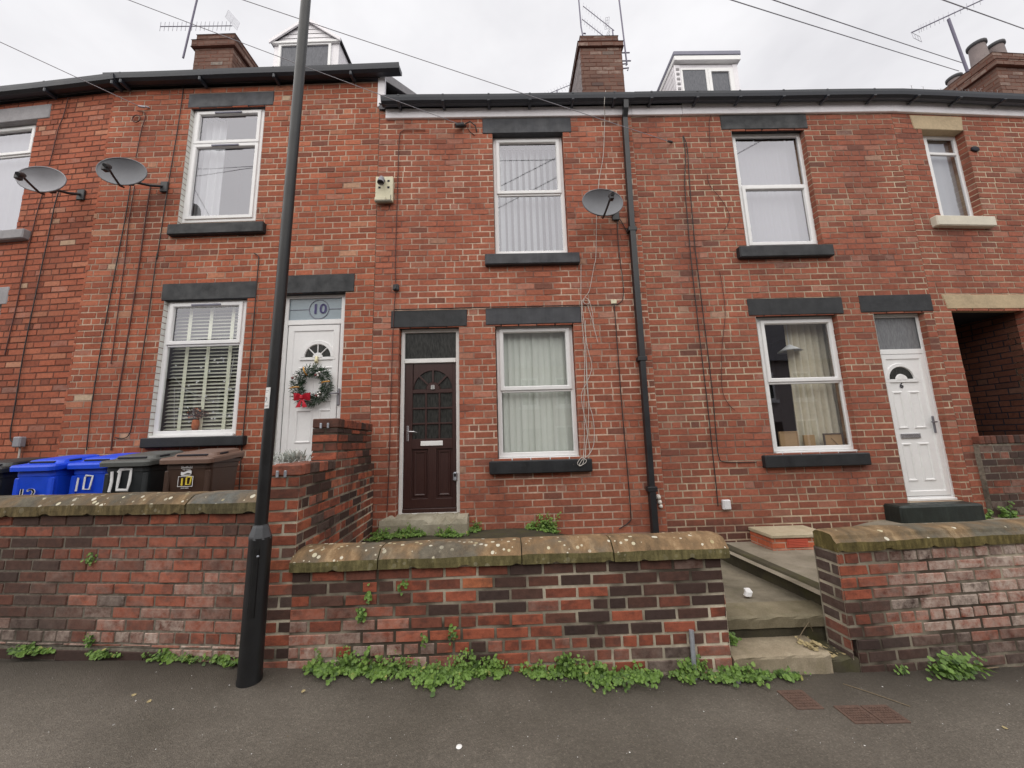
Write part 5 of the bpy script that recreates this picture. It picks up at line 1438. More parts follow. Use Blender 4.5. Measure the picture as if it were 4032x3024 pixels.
for i, (p_, r_, m_, l_) in enumerate(CB): cable(i, p_, r_, M[m_], l_, group=G)
mb = MB(); mb.tube([(-5.32+.055*math.cos(R(a)), 4.812, 6.433+.06*math.sin(R(a))) for a in range(0, 361, 20)], .007, 6)
tag(mb.build('cable_coil', M['cable_r'], loc=(-5.32, 4.81, 6.43)), 'small coiled ring of brown cable high on the wall under the gutter', 'cable')

# white aerial cable down past the dish and its tangled bundle
W = [
 [(1.545,4.575,6.55),(1.530,4.572,6.486),(1.515,4.60,6.32),(1.552,4.722,6.28),(1.490,4.73,5.650),(1.420,4.73,5.330),(1.379,4.73,5.088),(1.345,4.73,4.75),(1.331,4.73,4.683),(1.285,4.73,4.095),(1.250,4.73,3.95),(1.206,4.73,3.756),(1.158,4.73,3.579),(1.097,4.73,3.502)],
 [(1.072,4.73,3.97),(1.062,4.73,3.799),(1.045,4.73,3.523),(1.044,4.73,3.387),(1.040,4.73,3.175),(1.046,4.73,2.947),(1.052,4.73,2.759),(1.027,4.73,2.391),(0.999,4.73,2.032),(0.985,4.73,1.680),(0.962,4.72,1.440),(0.935,4.66,1.372)],
 [(1.094,4.725,3.461),(1.056,4.725,3.443),(1.056,4.725,3.288),(1.073,4.725,3.020),(1.091,4.725,2.794),(1.132,4.725,2.571),(1.106,4.725,2.443),(1.035,4.725,2.299),(0.978,4.725,2.193),(0.976,4.725,2.050),(1.010,4.725,1.819),(1.025,4.725,1.610),(1.040,4.72,1.438),(0.963,4.66,1.376)],
 [(1.139,4.72,3.458),(1.159,4.72,3.419),(1.108,4.72,3.397),(1.072,4.72,3.431),(1.088,4.72,3.483),(1.139,4.72,3.458),(1.184,4.72,3.283),(1.191,4.72,3.092),(1.231,4.72,2.864)],
 [(1.128,4.73,3.385),(1.165,4.73,3.229),(1.206,4.73,3.000)],
 [(1.083,4.728,3.173),(1.078,4.728,3.021),(1.061,4.728,2.573),(1.053,4.728,2.299),(1.066,4.728,2.065),(1.101,4.728,1.905),(1.113,4.728,1.729),(1.096,4.728,1.539),(1.036,4.72,1.420),(0.963,4.66,1.376)],
 [(1.065,4.73,2.647),(1.063,4.73,2.299),(1.060,4.73,2.030),(1.040,4.73,1.766),(1.001,4.73,1.559),(0.964,4.66,1.376)],
 [(0.932,4.665,1.378),(0.973,4.65,1.345),(0.954,4.65,1.308),(0.893,4.65,1.284),(0.860,4.65,1.310),(0.906,4.65,1.372),(0.949,4.655,1.374),(0.919,4.648,1.292),(0.876,4.648,1.285),(0.940,4.655,1.372)],
]
wc = empty('white_cable_bundle', (.95, 4.66, 1.37), 0, 'loose white aerial cables hanging tangled down to the black windowsill', 'cable')
for p_ in W:
    mb = MB(); P_ = [Vector(q) for q in p_]; out = [P_[0]]
    for i in range(len(P_)-1):
        p0, p1, p2, p3 = P_[max(i-1, 0)], P_[i], P_[i+1], P_[min(i+2, len(P_)-1)]
        for t in (.25, .5, .75, 1): out.append(.5*((2*p1)+(p2-p0)*t+(2*p0-5*p1+4*p2-p3)*t*t+(3*p1-p0-3*p2+p3)*t**3))
    mb.tube(out, .0040, 6); mb.build('strand', M['cable_w'], wc, rel=wc.location)

# small fittings fixed to the walls
def fitting(name, label, cat, m, fn, loc, group=None):
    mb = MB(); fn(mb); o = mb.build(name, m, loc=loc); return tag(o, label, cat, group)
fitting('junction_box', 'small black junction box above the brown door, cables entering top and bottom', 'junction box', M['black_plastic'], lambda b: (b.box(-1.485, -1.405, 4.70, 4.744, 3.645, 3.735, 0, .012), b.box(-1.46, -1.43, 4.69, 4.70, 3.66, 3.72, 0, .006)), (-1.44, 4.745, 3.69))
fitting('junction_box', 'small grey box low on the wall above the blue bin, white tail below', 'junction box', [M['grey_plastic'], M['cable_w']], lambda b: (b.box(-6.27, -6.17, 4.80, 4.872, 1.70, 1.835, 0, .012), b.tube([(-6.215, 4.85, 1.70), (-6.21, 4.85, 1.56)], .010, 6, 1)), (-6.22, 4.87, 1.77))
fitting('socket_box', 'white weatherproof box low on the wall under two long cables', 'socket box', M['white_plastic'], lambda b: (b.box(2.65, 2.75, 4.70, 4.746, .69, .81, 0, .010), b.box(2.662, 2.738, 4.694, 4.70, .70, .80, 0, .006)), (2.70, 4.745, .75))
def blob(b):
    for dx, z0, r_ in ((0, .865, .034), (.012, .805, .030), (.022, .755, .026)):
        n0 = len(b.v); b.lathe([(0, -r_), (r_*.8, -r_*.7), (r_, 0), (r_*.7, r_*.8), (0, r_)], 1.862+dx, 4.735, 9)
        b.v = b.v[:n0] + [(x, y, z+z0) for x, y, z in b.v[n0:]]
fitting('filler_blob', 'lump of white filler beside the foot of the black downpipe', 'filler', M['filler'], blob, (1.87, 4.74, .80))
fitting('wall_patch', 'small yellowed mastic blob where two black cables meet', 'mastic', M['cream_plastic'], lambda b: (b.box(1.45, 1.53, 4.735, 4.75, 3.40, 3.46, 0, .007),), (1.49, 4.745, 3.43))
for x, z, lab in ((-.54, 6.14, 'black wire anchor high on the wall left of the upper blind window'), (2.47, 5.82, 'small black wire anchor high on the wall right of the downpipe'), (-5.22, 6.60, 'small pale wire anchor under the left gutter above the second dish')):
    y_ = 4.745 if x > -2 else 4.828
    fitting('wire_anchor', lab, 'wire anchor', M['black_plastic'] if x > -2 else M['alu'],
            (lambda x, z, y_, s: (lambda b: (b.tube([(x-.09*s, y_-.07, z-.03*s), (x+.02, y_-.03, z+.02*s)], [.028*s, .034*s], 8), b.tube([(x+.02, y_-.03, z+.02), (x+.05, y_, z+.03)], .012, 6))))(x, z, y_, 1.0 if x > -2 and x < 0 else .5), (x, y_, z))
mb = MB(); mb.tube([(-.50, 4.735, 6.19), (-.42, 4.70, 6.20), (-.345, 4.715, 6.14), (-.33, 4.742, 6.07)], .009, 6); mb.tube([(-.47, 4.735, 6.14), (-.42, 4.742, 6.06), (-.36, 4.742, 6.01)], .005, 6)
tag(mb.build('cable', M['cable'], loc=(-.33, 4.74, 6.07)), 'short black cable looping off the wire anchor beside the upper lintel', 'cable')

# alarm box left open, on the joint between two houses
al = empty('alarm_box', (-1.634, 4.75, 5.14), 0, 'yellowed open alarm box with a grey siren on the wall above the brown door', 'alarm box')
mb = MB(); mb.box(-1.757, -1.512, 4.70, 4.748, 4.95, 5.34, 0, .008); mb.box(-1.757, -1.60, 4.672, 4.70, 4.945, 5.01, 0, .01); mb.build('back_plate', M['cream_plastic'], al, rel=al.location)
mb = MB(); mb.box(-1.755, -1.514, 4.665, 4.705, 4.925, 4.968, 0, .014); mb.build('broken_lip', M['dirty_plastic'], al, rel=al.location)
mb = MB()
for x, z in ((-1.70, 5.265), (-1.575, 5.265), (-1.70, 5.165), (-1.575, 5.165)): mb.box(x-.016, x+.016, 4.697, 4.7005, z-.014, z+.014)
mb.box(-1.541, -1.534, 4.697, 4.7005, 4.98, 5.05); mb.box(-1.648, -1.638, 4.697, 4.7005, 5.305, 5.322)
mb.build('slots', M['slot'], al, rel=al.location)
mb = MB(); mb.tube([(-1.655, 4.70, 5.27), (-1.655, 4.65, 5.265), (-1.652, 4.615, 5.215), (-1.65, 4.60, 5.165)], [.034, .036, .040, .046], 14); mb.build('siren', M['grey_plastic'], al, rel=al.location)
mb = MB(); mb.lathe([(0, 0), (.04, 0), (.046, .002)], -1.65, 4.60, 14); mb.v = [(x, y, z+5.160) for x, y, z in mb.v]; mb.build('siren_mouth', M['slot'], al, rel=al.location)

ks = empty('key_safe', (-.67, 4.84, 1.18), 0, 'small grey key safe on the lower right of the brown door', 'key safe')
mb = MB(); mb.box(-.70, -.648, 4.805, 4.845, 1.125, 1.235, 0, .012); mb.build('body', M['galv'], ks, rel=ks.location)
mb = MB(); mb.box(-.69, -.658, 4.802, 4.806, 1.18, 1.218); mb.build('keypad', M['black_plastic'], ks, rel=ks.location)

# ------------------------------------------------------------------ aerials
def aerial(name_label, mast, boom, elems, elen, edir, refl=None, refl2=None, extra=(), r=.008, mr=.016, group='television aerials on the chimneys'):
    root = empty('tv_aerial', mast[-1], 0, name_label, 'tv aerial', group)
    mb = MB(); mb.tube(mast, mr, 8); mb.build('mast', M['mast'], root, rel=root.location)
    a, b = Vector(boom[0]), Vector(boom[1])
    mb = MB(); mb.tube([a, b], r, 6); mb.build('boom', M['mast'], root, rel=root.location)
    e = Vector(edir).normalized()
    mb = MB()
    for t in elems:
        p = a.lerp(b, t); mb.tube([p-e*elen/2, p+e*elen/2], .0045, 5)
    mb.build('elements', M['alu'], root, rel=root.location)
    if refl:
        mb = MB()
        o, u, v, nu, nv = Vector(refl[0]), Vector(refl[1]), Vector(refl[2]), refl[3], refl[4]
        for i in range(nu+1): mb.tube([o+u*(i/nu), o+u*(i/nu)+v], .004, 5)
        for j in range(nv+1): mb.tube([o+v*(j/nv), o+v*(j/nv)+u], .004, 5)
        mb.build('reflector', M['alu'], root, rel=root.location)
    for nm, pts, rr in extra:
        mb = MB(); mb.tube(pts, rr, 6); mb.build(nm, M['mast'], root, rel=root.location)
    return root
E1 = [i/17 for i in range(0, 7)] + [i/17+.03 for i in range(7, 17)]
aerial('long horizontal tv aerial with mesh reflector on the left chimney', [(-5.83, 6.05, 10.6), (-5.98, 6.05, 8.98)], [(-6.49, 6.05, 9.70), (-5.12, 6.05, 9.70)],
       E1, .17, (.22, -.2, .95), ((-5.17, 5.98, 9.98), (.02, -.07, -.26), (.18, .08, -.20), 7, 2),
       (('clamp', [(-5.915, 6.05, 9.80), (-5.70, 6.02, 9.78), (-5.62, 6.04, 9.70)], .010), ('clamp', [(-5.915, 6.05, 9.80), (-6.02, 6.04, 9.79), (-5.96, 6.05, 9.71)], .010),
        ('bracket', [(-5.975, 6.05, 9.21), (-5.80, 6.12, 9.21)], .014), ('bracket', [(-5.98, 6.05, 9.03), (-5.80, 6.12, 9.03)], .014),
        ('feeder', [(-5.96, 6.03, 9.35), (-6.03, 6.03, 9.36), (-6.04, 6.03, 9.1), (-5.98, 6.03, 8.95), (-5.95, 6.0, 8.7), (-5.93, 5.9, 8.4), (-5.75, 5.0, 7.4), (-5.60, 4.66, 6.9)], .005)))
E2 = [0, .10, .19, .28, .37, .46, .56, .66, .73]
r8a = ((2.40, 6.62, 10.30), (.0, -.10, .17), (-.04, .12, .14), 4, 2)
aerial('upper of two slanting tv aerials on the middle chimney', [(2.475, 6.6, 10.25), (2.47, 6.55, 9.35)], [(1.88, 6.6, 10.862), (2.51, 6.6, 10.224)], E2, .17, (.12, 0, .95), r8a,
       (('dipole', [(2.30, 6.57, 10.36), (2.32, 6.57, 10.55), (2.34, 6.57, 10.54), (2.33, 6.57, 10.35)], .007),))
aerial('lower of two slanting tv aerials on the middle chimney', [(2.36, 6.6, 9.98), (2.38, 6.58, 9.35)], [(1.835, 6.6, 10.526), (2.40, 6.6, 9.96)], E2, .17, (.12, 0, .95), ((2.40, 6.62, 10.02), (.0, -.10, .17), (-.04, .12, .0), 4, 1),
       (('dipole', [(2.26, 6.57, 10.05), (2.28, 6.57, 10.24), (2.30, 6.57, 10.23), (2.29, 6.57, 10.05)], .007),))
def mast(label, pts, r, extra):
    root = empty('aerial_mast', pts[-1], 0, label, 'aerial mast', 'bare masts on the middle chimney')
    mb = MB(); mb.tube(pts, r, 8); mb.build('mast', M['mast'], root, rel=root.location)
    for p_ in extra:
        mb = MB(); mb.tube(p_, .013, 6); mb.build('bracket', M['mast'], root, rel=root.location)
mast('bare aerial mast rising past the left edge of the middle chimney', [(1.635, 6.05, 10.9), (1.655, 6.05, 9.6), (1.69, 6.05, 9.25)], .014, [[(1.69, 6.05, 9.45), (1.74, 6.05, 9.44)]])
mast('bare aerial mast bracketed to the right side of the middle chimney', [(2.50, 6.2, 10.9), (2.545, 6.2, 9.3), (2.555, 6.2, 8.90)], .016,
     [[(2.40, 6.2, 9.175), (2.63, 6.2, 9.175)], [(2.40, 6.2, 8.985), (2.64, 6.2, 8.985)], [(2.40, 6.2, 8.80), (2.58, 6.18, 8.80), (2.55, 6.18, 8.74)], [(2.40, 6.2, 8.90), (2.55, 6.18, 8.90), (2.53, 6.18, 8.86)]])
aerial('tilted tv aerial half hidden behind the roof left of the middle chimney', [(1.40, 7.6, 9.86), (1.40, 7.6, 9.2)], [(1.10, 7.6, 9.72), (1.80, 7.6, 10.03)], [.05+.105*i for i in range(9)], .17, (-.35, 0, .94), None,
      (('brace', [(1.40, 7.6, 9.75), (1.56, 7.6, 9.82), (1.60, 7.6, 9.93)], .010),))
aerial('tilted tv aerial on a leaning pole at the right hand chimney', [(9.11, 6.1, 9.77), (9.26, 6.12, 8.55)], [(8.29, 6.1, 9.456), (9.98, 6.1, 10.26)], [.10, .13, .16, .20, .25, .31, .37, .43, .50, .58, .66, .75, .84, .93], .17, (.10, 0, .98),
       ((8.29, 6.1, 9.46), (.15, 0, -.10), (.015, 0, -.13), 3, 1), (('brace', [(9.03, 6.1, 9.72), (9.2, 6.1, 9.76), (9.46, 6.1, 9.93), (9.50, 6.1, 10.03)], .013), ('reflector_arm', [(8.29, 6.1, 9.46), (8.32, 6.1, 9.70)], .010)), mr=.024, r=.012)

# ------------------------------------------------------------------ overhead wires
def wire(label, a, b, ext=.0, r=.0045, sag=.03):
    a, b = Vector(a), Vector(b); a2 = b + (a-b)*(1+ext)
    pts = []
    for i in range(17):
        t = i/16; p = a2.lerp(b, t); p.z -= sag*4*t*(1-t); pts.append(p)
    mb = MB(); mb.tube(pts, r, 6)
    tag(mb.build('overhead_wire', M['wire'], loc=b), label, 'wire', 'overhead telephone wires')
wire('leftmost overhead wire, ending on the wall between the two left dishes', (-5.629, 3.6, 6.232+.0), (-5.237, 4.80, 6.60), 2.5, sag=.0)
wire('overhead wire passing the left chimney, ending left of the upper blind window', (-4.222, 3.6, 6.792), (-.56, 4.69, 6.14), 1.2, sag=.02)
wire('overhead wire crossing above the middle roof to the anchor right of the downpipe', (-2.873, 3.6, 6.778), (2.46, 4.70, 5.82), 1.0, sag=.03)
wire('lower of two parallel wires running down to the right hand chimney', (3.322, 4.2, 7.575), (9.98, 6.72, 9.255), .9, r=.0065, sag=.02)
wire('upper of two parallel wires running down to the right hand chimney', (3.908, 4.2, 7.569), (9.87, 6.55, 9.25), .8, r=.0065, sag=.02)
wire('short overhead wire crossing the top right corner of the sky', (6.271, 4.2, 7.545), (11.4, 6.25, 9.46), .8, r=.007, sag=.0)

# ------------------------------------------------------------------ blinds, curtains and things on the sills
def vertical_blind(label, x0, x1, z0, z1, y, gap, ang, m, seed):
    rg = random.Random(seed)
    mb = MB(); mb.box(x0, x1, y-.02, y+.02, z1, z1+.04, 0, .004); x = x0+.03
    while x < x1-.02:
        a = R(ang + rg.uniform(-7, 7)); w = .045; c_, s_ = math.cos(a)*w, math.sin(a)*w
        dy = rg.uniform(-.006, .006)
        mb.loft([[(x-c_, y-s_+dy, z), (x, y+.006+dy, z), (x+c_, y+s_+dy, z), (x, y+.008+dy, z)] for z in (z0, z1)], cap=(False, False)); x += gap
    o = mb.build('vertical_blind', m, loc=((x0+x1)/2, y, z0), fix=False); tag(o, label, 'blind')
vertical_blind('white vertical blind in the ground floor window by the tangled white cables', -.11, .92, 1.43, 3.12, 4.955, .083, 13, M['blind_white'], 1)
vertical_blind('white vertical blind in the upstairs window beside the right hand satellite dish', -.10, .92, 4.2, 6.0, 5.0, .092, 48, M['blind_up'], 2)

mb = MB(W10)    # venetian blind with tapes
z = 1.84
while z < 3.62:
    mb.loft([[(u, .180, z-.016), (u, .203, z-.002), (u, .222, z+.014), (u, .222, z+.017), (u, .203, z+.001), (u, .180, z-.013)] for u in (-2.83, -1.80)], 0); z += .050
for u in (-2.615, -2.325, -2.02): mb.box(u-.024, u+.024, .171, .174, 1.82, 3.62, 1)
mb.box(-2.83, -1.80, .19, .26, 3.56, 3.63, 0, .005)
tag(mb.build('venetian_blind', [M['slat'], M['tape']], loc=W10((-2.3, .22, 1.82)), fix=False), 'cream venetian blind with three wide tapes in the window above the bins', 'blind')
mb = MB(W10); rg = random.Random(3)
for i in range(26):
    u, z = -2.75+.92*rg.random(), 1.95+.95*rg.random()
    pts = []
    for q in range(10):
        a = math.pi*q/5; r_ = .020 if q % 2 == 0 else .009
        pts.append((u+r_*math.sin(a), .160, z+r_*math.cos(a)))
    mb.poly(pts, 0)
for (a, b_) in (((-2.75, 2.6), (-2.45, 2.35)), ((-2.45, 2.35), (-2.05, 2.25)), ((-1.95, 2.85), (-2.0, 2.3)), ((-2.72, 2.45), (-2.66, 1.9))):
    mb.tube([(a[0], .158, a[1]), ((a[0]+b_[0])/2, .158, (a[1]+b_[1])/2-.04), (b_[0], .158, b_[1])], .0025, 4)
tag(mb.build('star_lights', M['label_white'], loc=W10((-2.3, .18, 1.9)), fix=False), 'string of little white stars hung against the cream venetian blind', 'fairy lights')
orn = empty('window_ornament', W10((-2.36, .13, 1.86)), 0, 'orange ornament with a mop of dark dried flowers on the windowsill above the bins', 'ornament')
mb = MB(W10); mb.lathe([(0, 1.86), (.03, 1.86), (.042, 1.92), (.038, 1.98), (.03, 2.0), (0, 2.0)], -2.36, .132, 16); mb.build('bowl', M['orange'], orn, rel=orn.location)
mb = MB(W10); rg = random.Random(8)
for i in range(240):
    a, b_ = rg.random()*6.28, rg.random()*1.4; r_ = .16*rg.random()**.4
    u, v, z = -2.36+r_*math.cos(a)*math.sin(b_+.2),   .135+.022*math.sin(a), 2.0+r_*math.cos(b_)*.9
    d = [rg.uniform(-.022, .022) for _ in range(4)]; mb.quad((u, v, z), (u+d[0], v+.003, z+.015), (u+d[1], v, z+.03), (u+d[2], v-.003, z+.012), 1 if rg.random() < .12 else 0)
mb.build('dried_flowers', [M['brown_dry'], M['orange']], orn, rel=orn.location)

def drape(name, label, Wf, u0, u1, z0, z1, y, m, waves, amp=.03, seed=1, u0b=None, u1b=None):
    mb = MB(Wf); n = max(12, int(waves*10)); rg = random.Random(seed); ph = [rg.uniform(-.6, .6) for _ in range(n+1)]
    rows = []
    for j in range(7):
        t = j/6; a = u0+((u0b if u0b is not None else u0)-u0)*(1-t); b_ = u1+((u1b if u1b is not None else u1)-u1)*(1-t)
        rows.append([(a+(b_-a)*i/n, y+amp*math.sin(i/n*waves*6.28+ph[i]*.5+.3*t)*(.8+.3*(1-t)), z0+(z1-z0)*t) for i in range(n+1)])
    V = [p for r in rows for p in r]; F = [(j*(n+1)+i, j*(n+1)+i+1, (j+1)*(n+1)+i+1, (j+1)*(n+1)+i) for j in range(6) for i in range(n)]
    mb.add(V, F, 0, True)
    o = mb.build(name, m, loc=Wf(((u0+u1)/2, y, z0)), fix=False); return tag(o, label, 'curtain')
I = lambda p: p
drape('curtain', 'long cream curtain drawn across the right of the lower window with picture frames', lambda p: (p[0], p[1], p[2]), 4.02, 4.62, 1.38, 3.2, 5.06, M['curtain'], 6.5, .035, 4, u0b=3.98)
drape('curtain', 'narrow strip of cream curtain at the left of the lower window with picture frames', I, 3.44, 3.66, 1.38, 3.2, 5.06, M['curtain'], 2, .03, 5)
drape('net_curtain', 'plain greyish net filling the upstairs window left of the small side window', I, 3.45, 4.55, 4.2, 6.1, 5.0, M['net'], 9, .006, 6)
drape('curtain', 'white curtain bunched at the left of the upstairs window with two dark vents', W10, -2.79, -2.42, 4.8, 6.6, .22, M['net_w'], 3.5, .03, 7)
drape('net_curtain', 'greyish net behind the upstairs window at the far left edge', W12, -2.38, -1.42, 4.85, 6.6, .21, M['net'], 6, .008, 8)
drape('net_curtain', 'greyish net in the small narrow window above the covered passage', W4, .45, 1.50, 4.55, 6.15, .215, M['net_w'], 4, .008, 9)

def flatthing(name, label, cat, m, fn, loc):
    mb = MB(); fn(mb); return tag(mb.build(name, m, loc=loc), label, cat)
flatthing('picture_frame', 'light wooden picture frame seen from behind, leftmost on the right window sill', 'picture frame', M['card'], lambda b: (b.box(3.62, 3.86, 4.905, 4.92, 1.40, 1.625, 0, .004), b.ring(3.615, 3.865, 1.395, 1.63, [(0, 4.92), (0, 4.898), (.012, 4.896), (.014, 4.906)])), (3.74, 4.91, 1.40))
flatthing('cardboard_box', 'plain cardboard back standing between two frames on the window sill', 'cardboard', M['card'], lambda b: b.box(3.965, 4.115, 4.93, 4.96, 1.40, 1.575, 0, .004), (4.04, 4.94, 1.40))
flatthing('picture_frame', 'dark edged picture frame seen from behind with a strut, below the cream curtain', 'picture frame', [M['card'], M['frame_dark']], lambda b: (b.box(4.225, 4.465, 4.915, 4.925, 1.40, 1.58), b.ring(4.215, 4.475, 1.395, 1.59, [(0, 4.925), (0, 4.905), (.014, 4.904), (.016, 4.914)], 1), b.loft([[(4.31+t*.10, 4.912-.01, 1.53-t*.12), (4.34+t*.10, 4.912-.01, 1.53-t*.12), (4.34+t*.10, 4.91, 1.53-t*.12), (4.31+t*.10, 4.91, 1.53-t*.12)] for t in (0, 1)])), (4.34, 4.91, 1.40))
mb = MB(); mb.lathe([(.02, 2.84), (.14, 2.75), (.15, 2.745), (.02, 2.83)], 4.02, 5.02, 20); mb.tube([(4.02, 5.02, 2.83), (4.02, 5.02, 3.2)], .006, 6)
tag(mb.build('lamp_shade', M['paper'], loc=(4.02, 5.02, 2.75)), 'white pendant lamp shade hanging inside the lower window with the cream curtain', 'lamp shade')

# ------------------------------------------------------------------ wreath
cw = (-.795, .045, 2.395)
wreath = empty('wreath', W10(cw), F10[2], 'green fir wreath with a red bow hanging on the white front door', 'wreath')
mb = MB(); rg = random.Random(77)
for i in range(1500):
    a = rg.random()*6.283; q = rg.random()*6.283; rr = .063*math.sqrt(rg.random())
    Rm = .200
    c_ = Vector((math.cos(a)*(Rm+rr*math.cos(q)), rr*math.sin(q)*.62, math.sin(a)*(Rm+rr*math.cos(q))))
    tdir = Vector((-math.sin(a), 0, math.cos(a))); out = Vector((math.cos(a)*math.cos(q), math.sin(q), math.sin(a)*math.cos(q)))
    d = (tdir*rg.uniform(-1, .3)+out*rg.uniform(.3, 1.1)+Vector((rg.uniform(-.3, .3),)*3)).normalized()
    sd = d.cross(Vector((rg.random(), 1, rg.random()))).normalized()
    ln = rg.uniform(.03, .06); w = .0045
    mb.quad(c_-sd*w, c_+sd*w, c_+d*ln+sd*w*.6, c_+d*ln-sd*w*.6, 0, (rg.random(), .5, 0))
mb.build('fir_ring', M['fir'], wreath, fix=False)
mb = MB()
for sx in (-1, 1):
    mb.loft([[( -.085+sx*.005, -.07, -.155-.02), (-.085+sx*.005, -.05, -.155+.02), (-.085+sx*.005, -.085, -.155+.02)], [(-.085+sx*.05, -.06, -.15-.045), (-.085+sx*.05, -.05, -.15+.045), (-.085+sx*.05, -.095, -.15+.04)], [(-.085+sx*.105, -.06, -.15-.05), (-.085+sx*.105, -.055, -.15+.055), (-.085+sx*.105, -.08, -.15+.05)]])
    mb.loft([[(-.09, -.07, -.17), (-.07, -.07, -.17), (-.07, -.066, -.17)], [(-.10+sx*.03, -.075, -.235), (-.06+sx*.035, -.072, -.25), (-.06+sx*.035, -.068, -.25)], [(-.115+sx*.045, -.07, -.29), (-.055+sx*.045, -.07, -.285), (-.055+sx*.045, -.066, -.285)]])
mb.box(-.105, -.065, -.098, -.06, -.18, -.13, 0, .01)
mb.build('bow', M['red'], wreath)
for x, z in ((.095, .15), (-.205, .12), (.115, -.12)):
    for k_, (dx, dz) in enumerate(((0, 0), (.028, .012), (.012, -.03), (-.02, -.02))):
        b = MB(); b.lathe([(0, -.017), (.012, -.012), (.017, 0), (.012, .012), (0, .017)], 0, 0, 10); b.v = [(x+dx+p[0], -.062+p[1], z+dz+p[2]) for p in b.v]
        b.build('bauble' if k_ < 3 else 'berry', M['silver'] if k_ < 3 else M['berry'], wreath)
for a in (112, 10, 187):
    c_, s_ = math.cos(R(a)), math.sin(R(a)); b = MB()
    b.tube([(c_*.15, -.03, s_*.15), (c_*.17, -.065, s_*.17), (c_*.21, -.07, s_*.21), (c_*.26, -.045, s_*.26)], .010, 6); b.build('ribbon', M['gold'], wreath)

# ------------------------------------------------------------------ plants
def leaf(mb, c, n, r, rg, tone):
    n = Vector(n).normalized(); a = n.orthogonal().normalized(); b = n.cross(a); th = rg.random()*6.28
    a, b = a*math.cos(th)+b*math.sin(th), -a*math.sin(th)+b*math.cos(th)
    c = Vector(c); pts = [c-n*r*.18]
    k_ = 6
    for i in range(k_):
        t = 6.283*i/k_; q = r*(1.0 if i % 2 == 0 else .86)*(1.15 if i == 0 else 1)
        pts.append(c+a*math.cos(t)*q+b*math.sin(t)*q*.9)
    mb.add(pts, [(0, i+1, (i+1) % k_+1) for i in range(k_)], 0, False, tone)

def weeds(label, x0, x1, hfun, sfun, n, wall_y, zf, seed, m='weed', rad=(.009, .018), group='weed patches along the foot of the walls'):
    """creeping runners rooted at the wall, each carrying leaves"""
    mb = MB(); rg = random.Random(seed); left = n; tries = 0
    while left > 0 and tries < n*3:
        tries += 1
        x = x0+(x1-x0)*rg.random(); hh, ss = hfun(x), sfun(x)
        if rg.random() > min(1, (hh+ss)/.20): continue
        up = rg.random() < hh/(hh+ss+.001)*.75
        y = wall_y(x)-.008-rg.random()*ss*.35; z = zf(x, y)+.006
        ln = rg.uniform(.35, 1.0)*(hh if up else ss)*rg.uniform(.7, 1.25)
        a = rg.gauss(0, .8)
        d = Vector((math.sin(a)*.7, -.25*rg.random(), 1)) if up else Vector((math.sin(a), -abs(math.cos(a)), .10*rg.random()))
        d.normalize(); p = Vector((x, y, z)); steps = max(2, int(ln/.012)); tone0 = rg.uniform(.12, .80)
        path = [tuple(p)]; rsc = rg.choice((.6, .85, 1, 1.1, 1.35))
        for k_ in range(steps):
            p = p + d*ln/steps + Vector((rg.gauss(0, .004), rg.gauss(0, .003), rg.gauss(0, .003)))
            p.z = max(p.z, zf(p.x, p.y)+.006); p.y = min(p.y, wall_y(p.x)-.006); path.append(tuple(p))
            q = p + Vector((rg.gauss(0, .012), rg.gauss(0, .010), .004+.016*rg.random()))
            q.y = min(q.y, wall_y(q.x)-.006)
            t = 1 if rg.random() < .015 else min(.94, max(0, tone0+rg.uniform(-.22, .22)+.15*(k_/steps)))
            leaf(mb, q, (rg.uniform(-.7, .7), -rg.uniform(.1, 1.1), rg.uniform(.25, 1.2)), rg.uniform(*rad)*rsc*(1-.25*k_/steps), rg, (t, .5, 0)); left -= 1
        mb.tube(path, .0012, 3, tone=(.3, .5, 0))
    xc = (x0+x1)/2
    o = mb.build('weed_patch', M[m], loc=(xc, wall_y(xc)-.05, zf(xc, wall_y(xc))), fix=False); return tag(o, label, 'weeds', group)
def bumps(lst, base=0.0):
    return lambda x: base + max([h*math.exp(-((x-c)/w)**2) for c, w, h in lst] + [0])
zp = lambda x, y: gz(x)+.012*(y-2.85)
wy = lambda x: 2.85
weeds('widest bright green weed patch spilling onto the pavement right of the lamp post', -1.42, -.02, bumps([(-1.28, .12, .13), (-1.05, .12, .15), (-.75, .16, .11), (-.38, .16, .17), (-.12, .10, .11)], .015),
      bumps([(-1.25, .16, .14), (-.95, .2, .12), (-.5, .28, .20), (-.15, .12, .08)], .02), 2100, wy, zp, 5)
weeds('green weed patch with a tail trailing onto the pavement below the middle of the wall', .06, 1.02, bumps([(.15, .10, .08), (.42, .16, .11), (.62, .10, .10), (.85, .1, .06)], .012),
      bumps([(.2, .14, .08), (.5, .14, .10), (.66, .06, .24), (.88, .12, .09)], .015), 1250, wy, zp, 6)
weeds('small weed patch around the steel post at the end of the low wall', 1.08, 1.55, bumps([(1.25, .08, .16), (1.45, .10, .06)], .012), bumps([(1.2, .08, .09), (1.42, .12, .10)], .015), 560, wy, zp, 7)
weeds('weed strip at the foot of the bottom entrance step', 1.50, 2.05, bumps([(1.62, .12, .07), (1.88, .10, .035)], .004), bumps([(1.62, .14, .08), (1.9, .1, .05)], .005), 420, lambda x: 2.84, zp, 8)
ly = lambda x: WL(((x+1.8)/math.cos(R(6)), 0, 0))[1]
weeds('small seedlings under the tall dark wall, further from the lamp post', -3.12, -2.86, bumps([(-3.0, .06, .03)], .01), bumps([(-3.0, .08, .03)], .01), 110, ly, zp, 9)
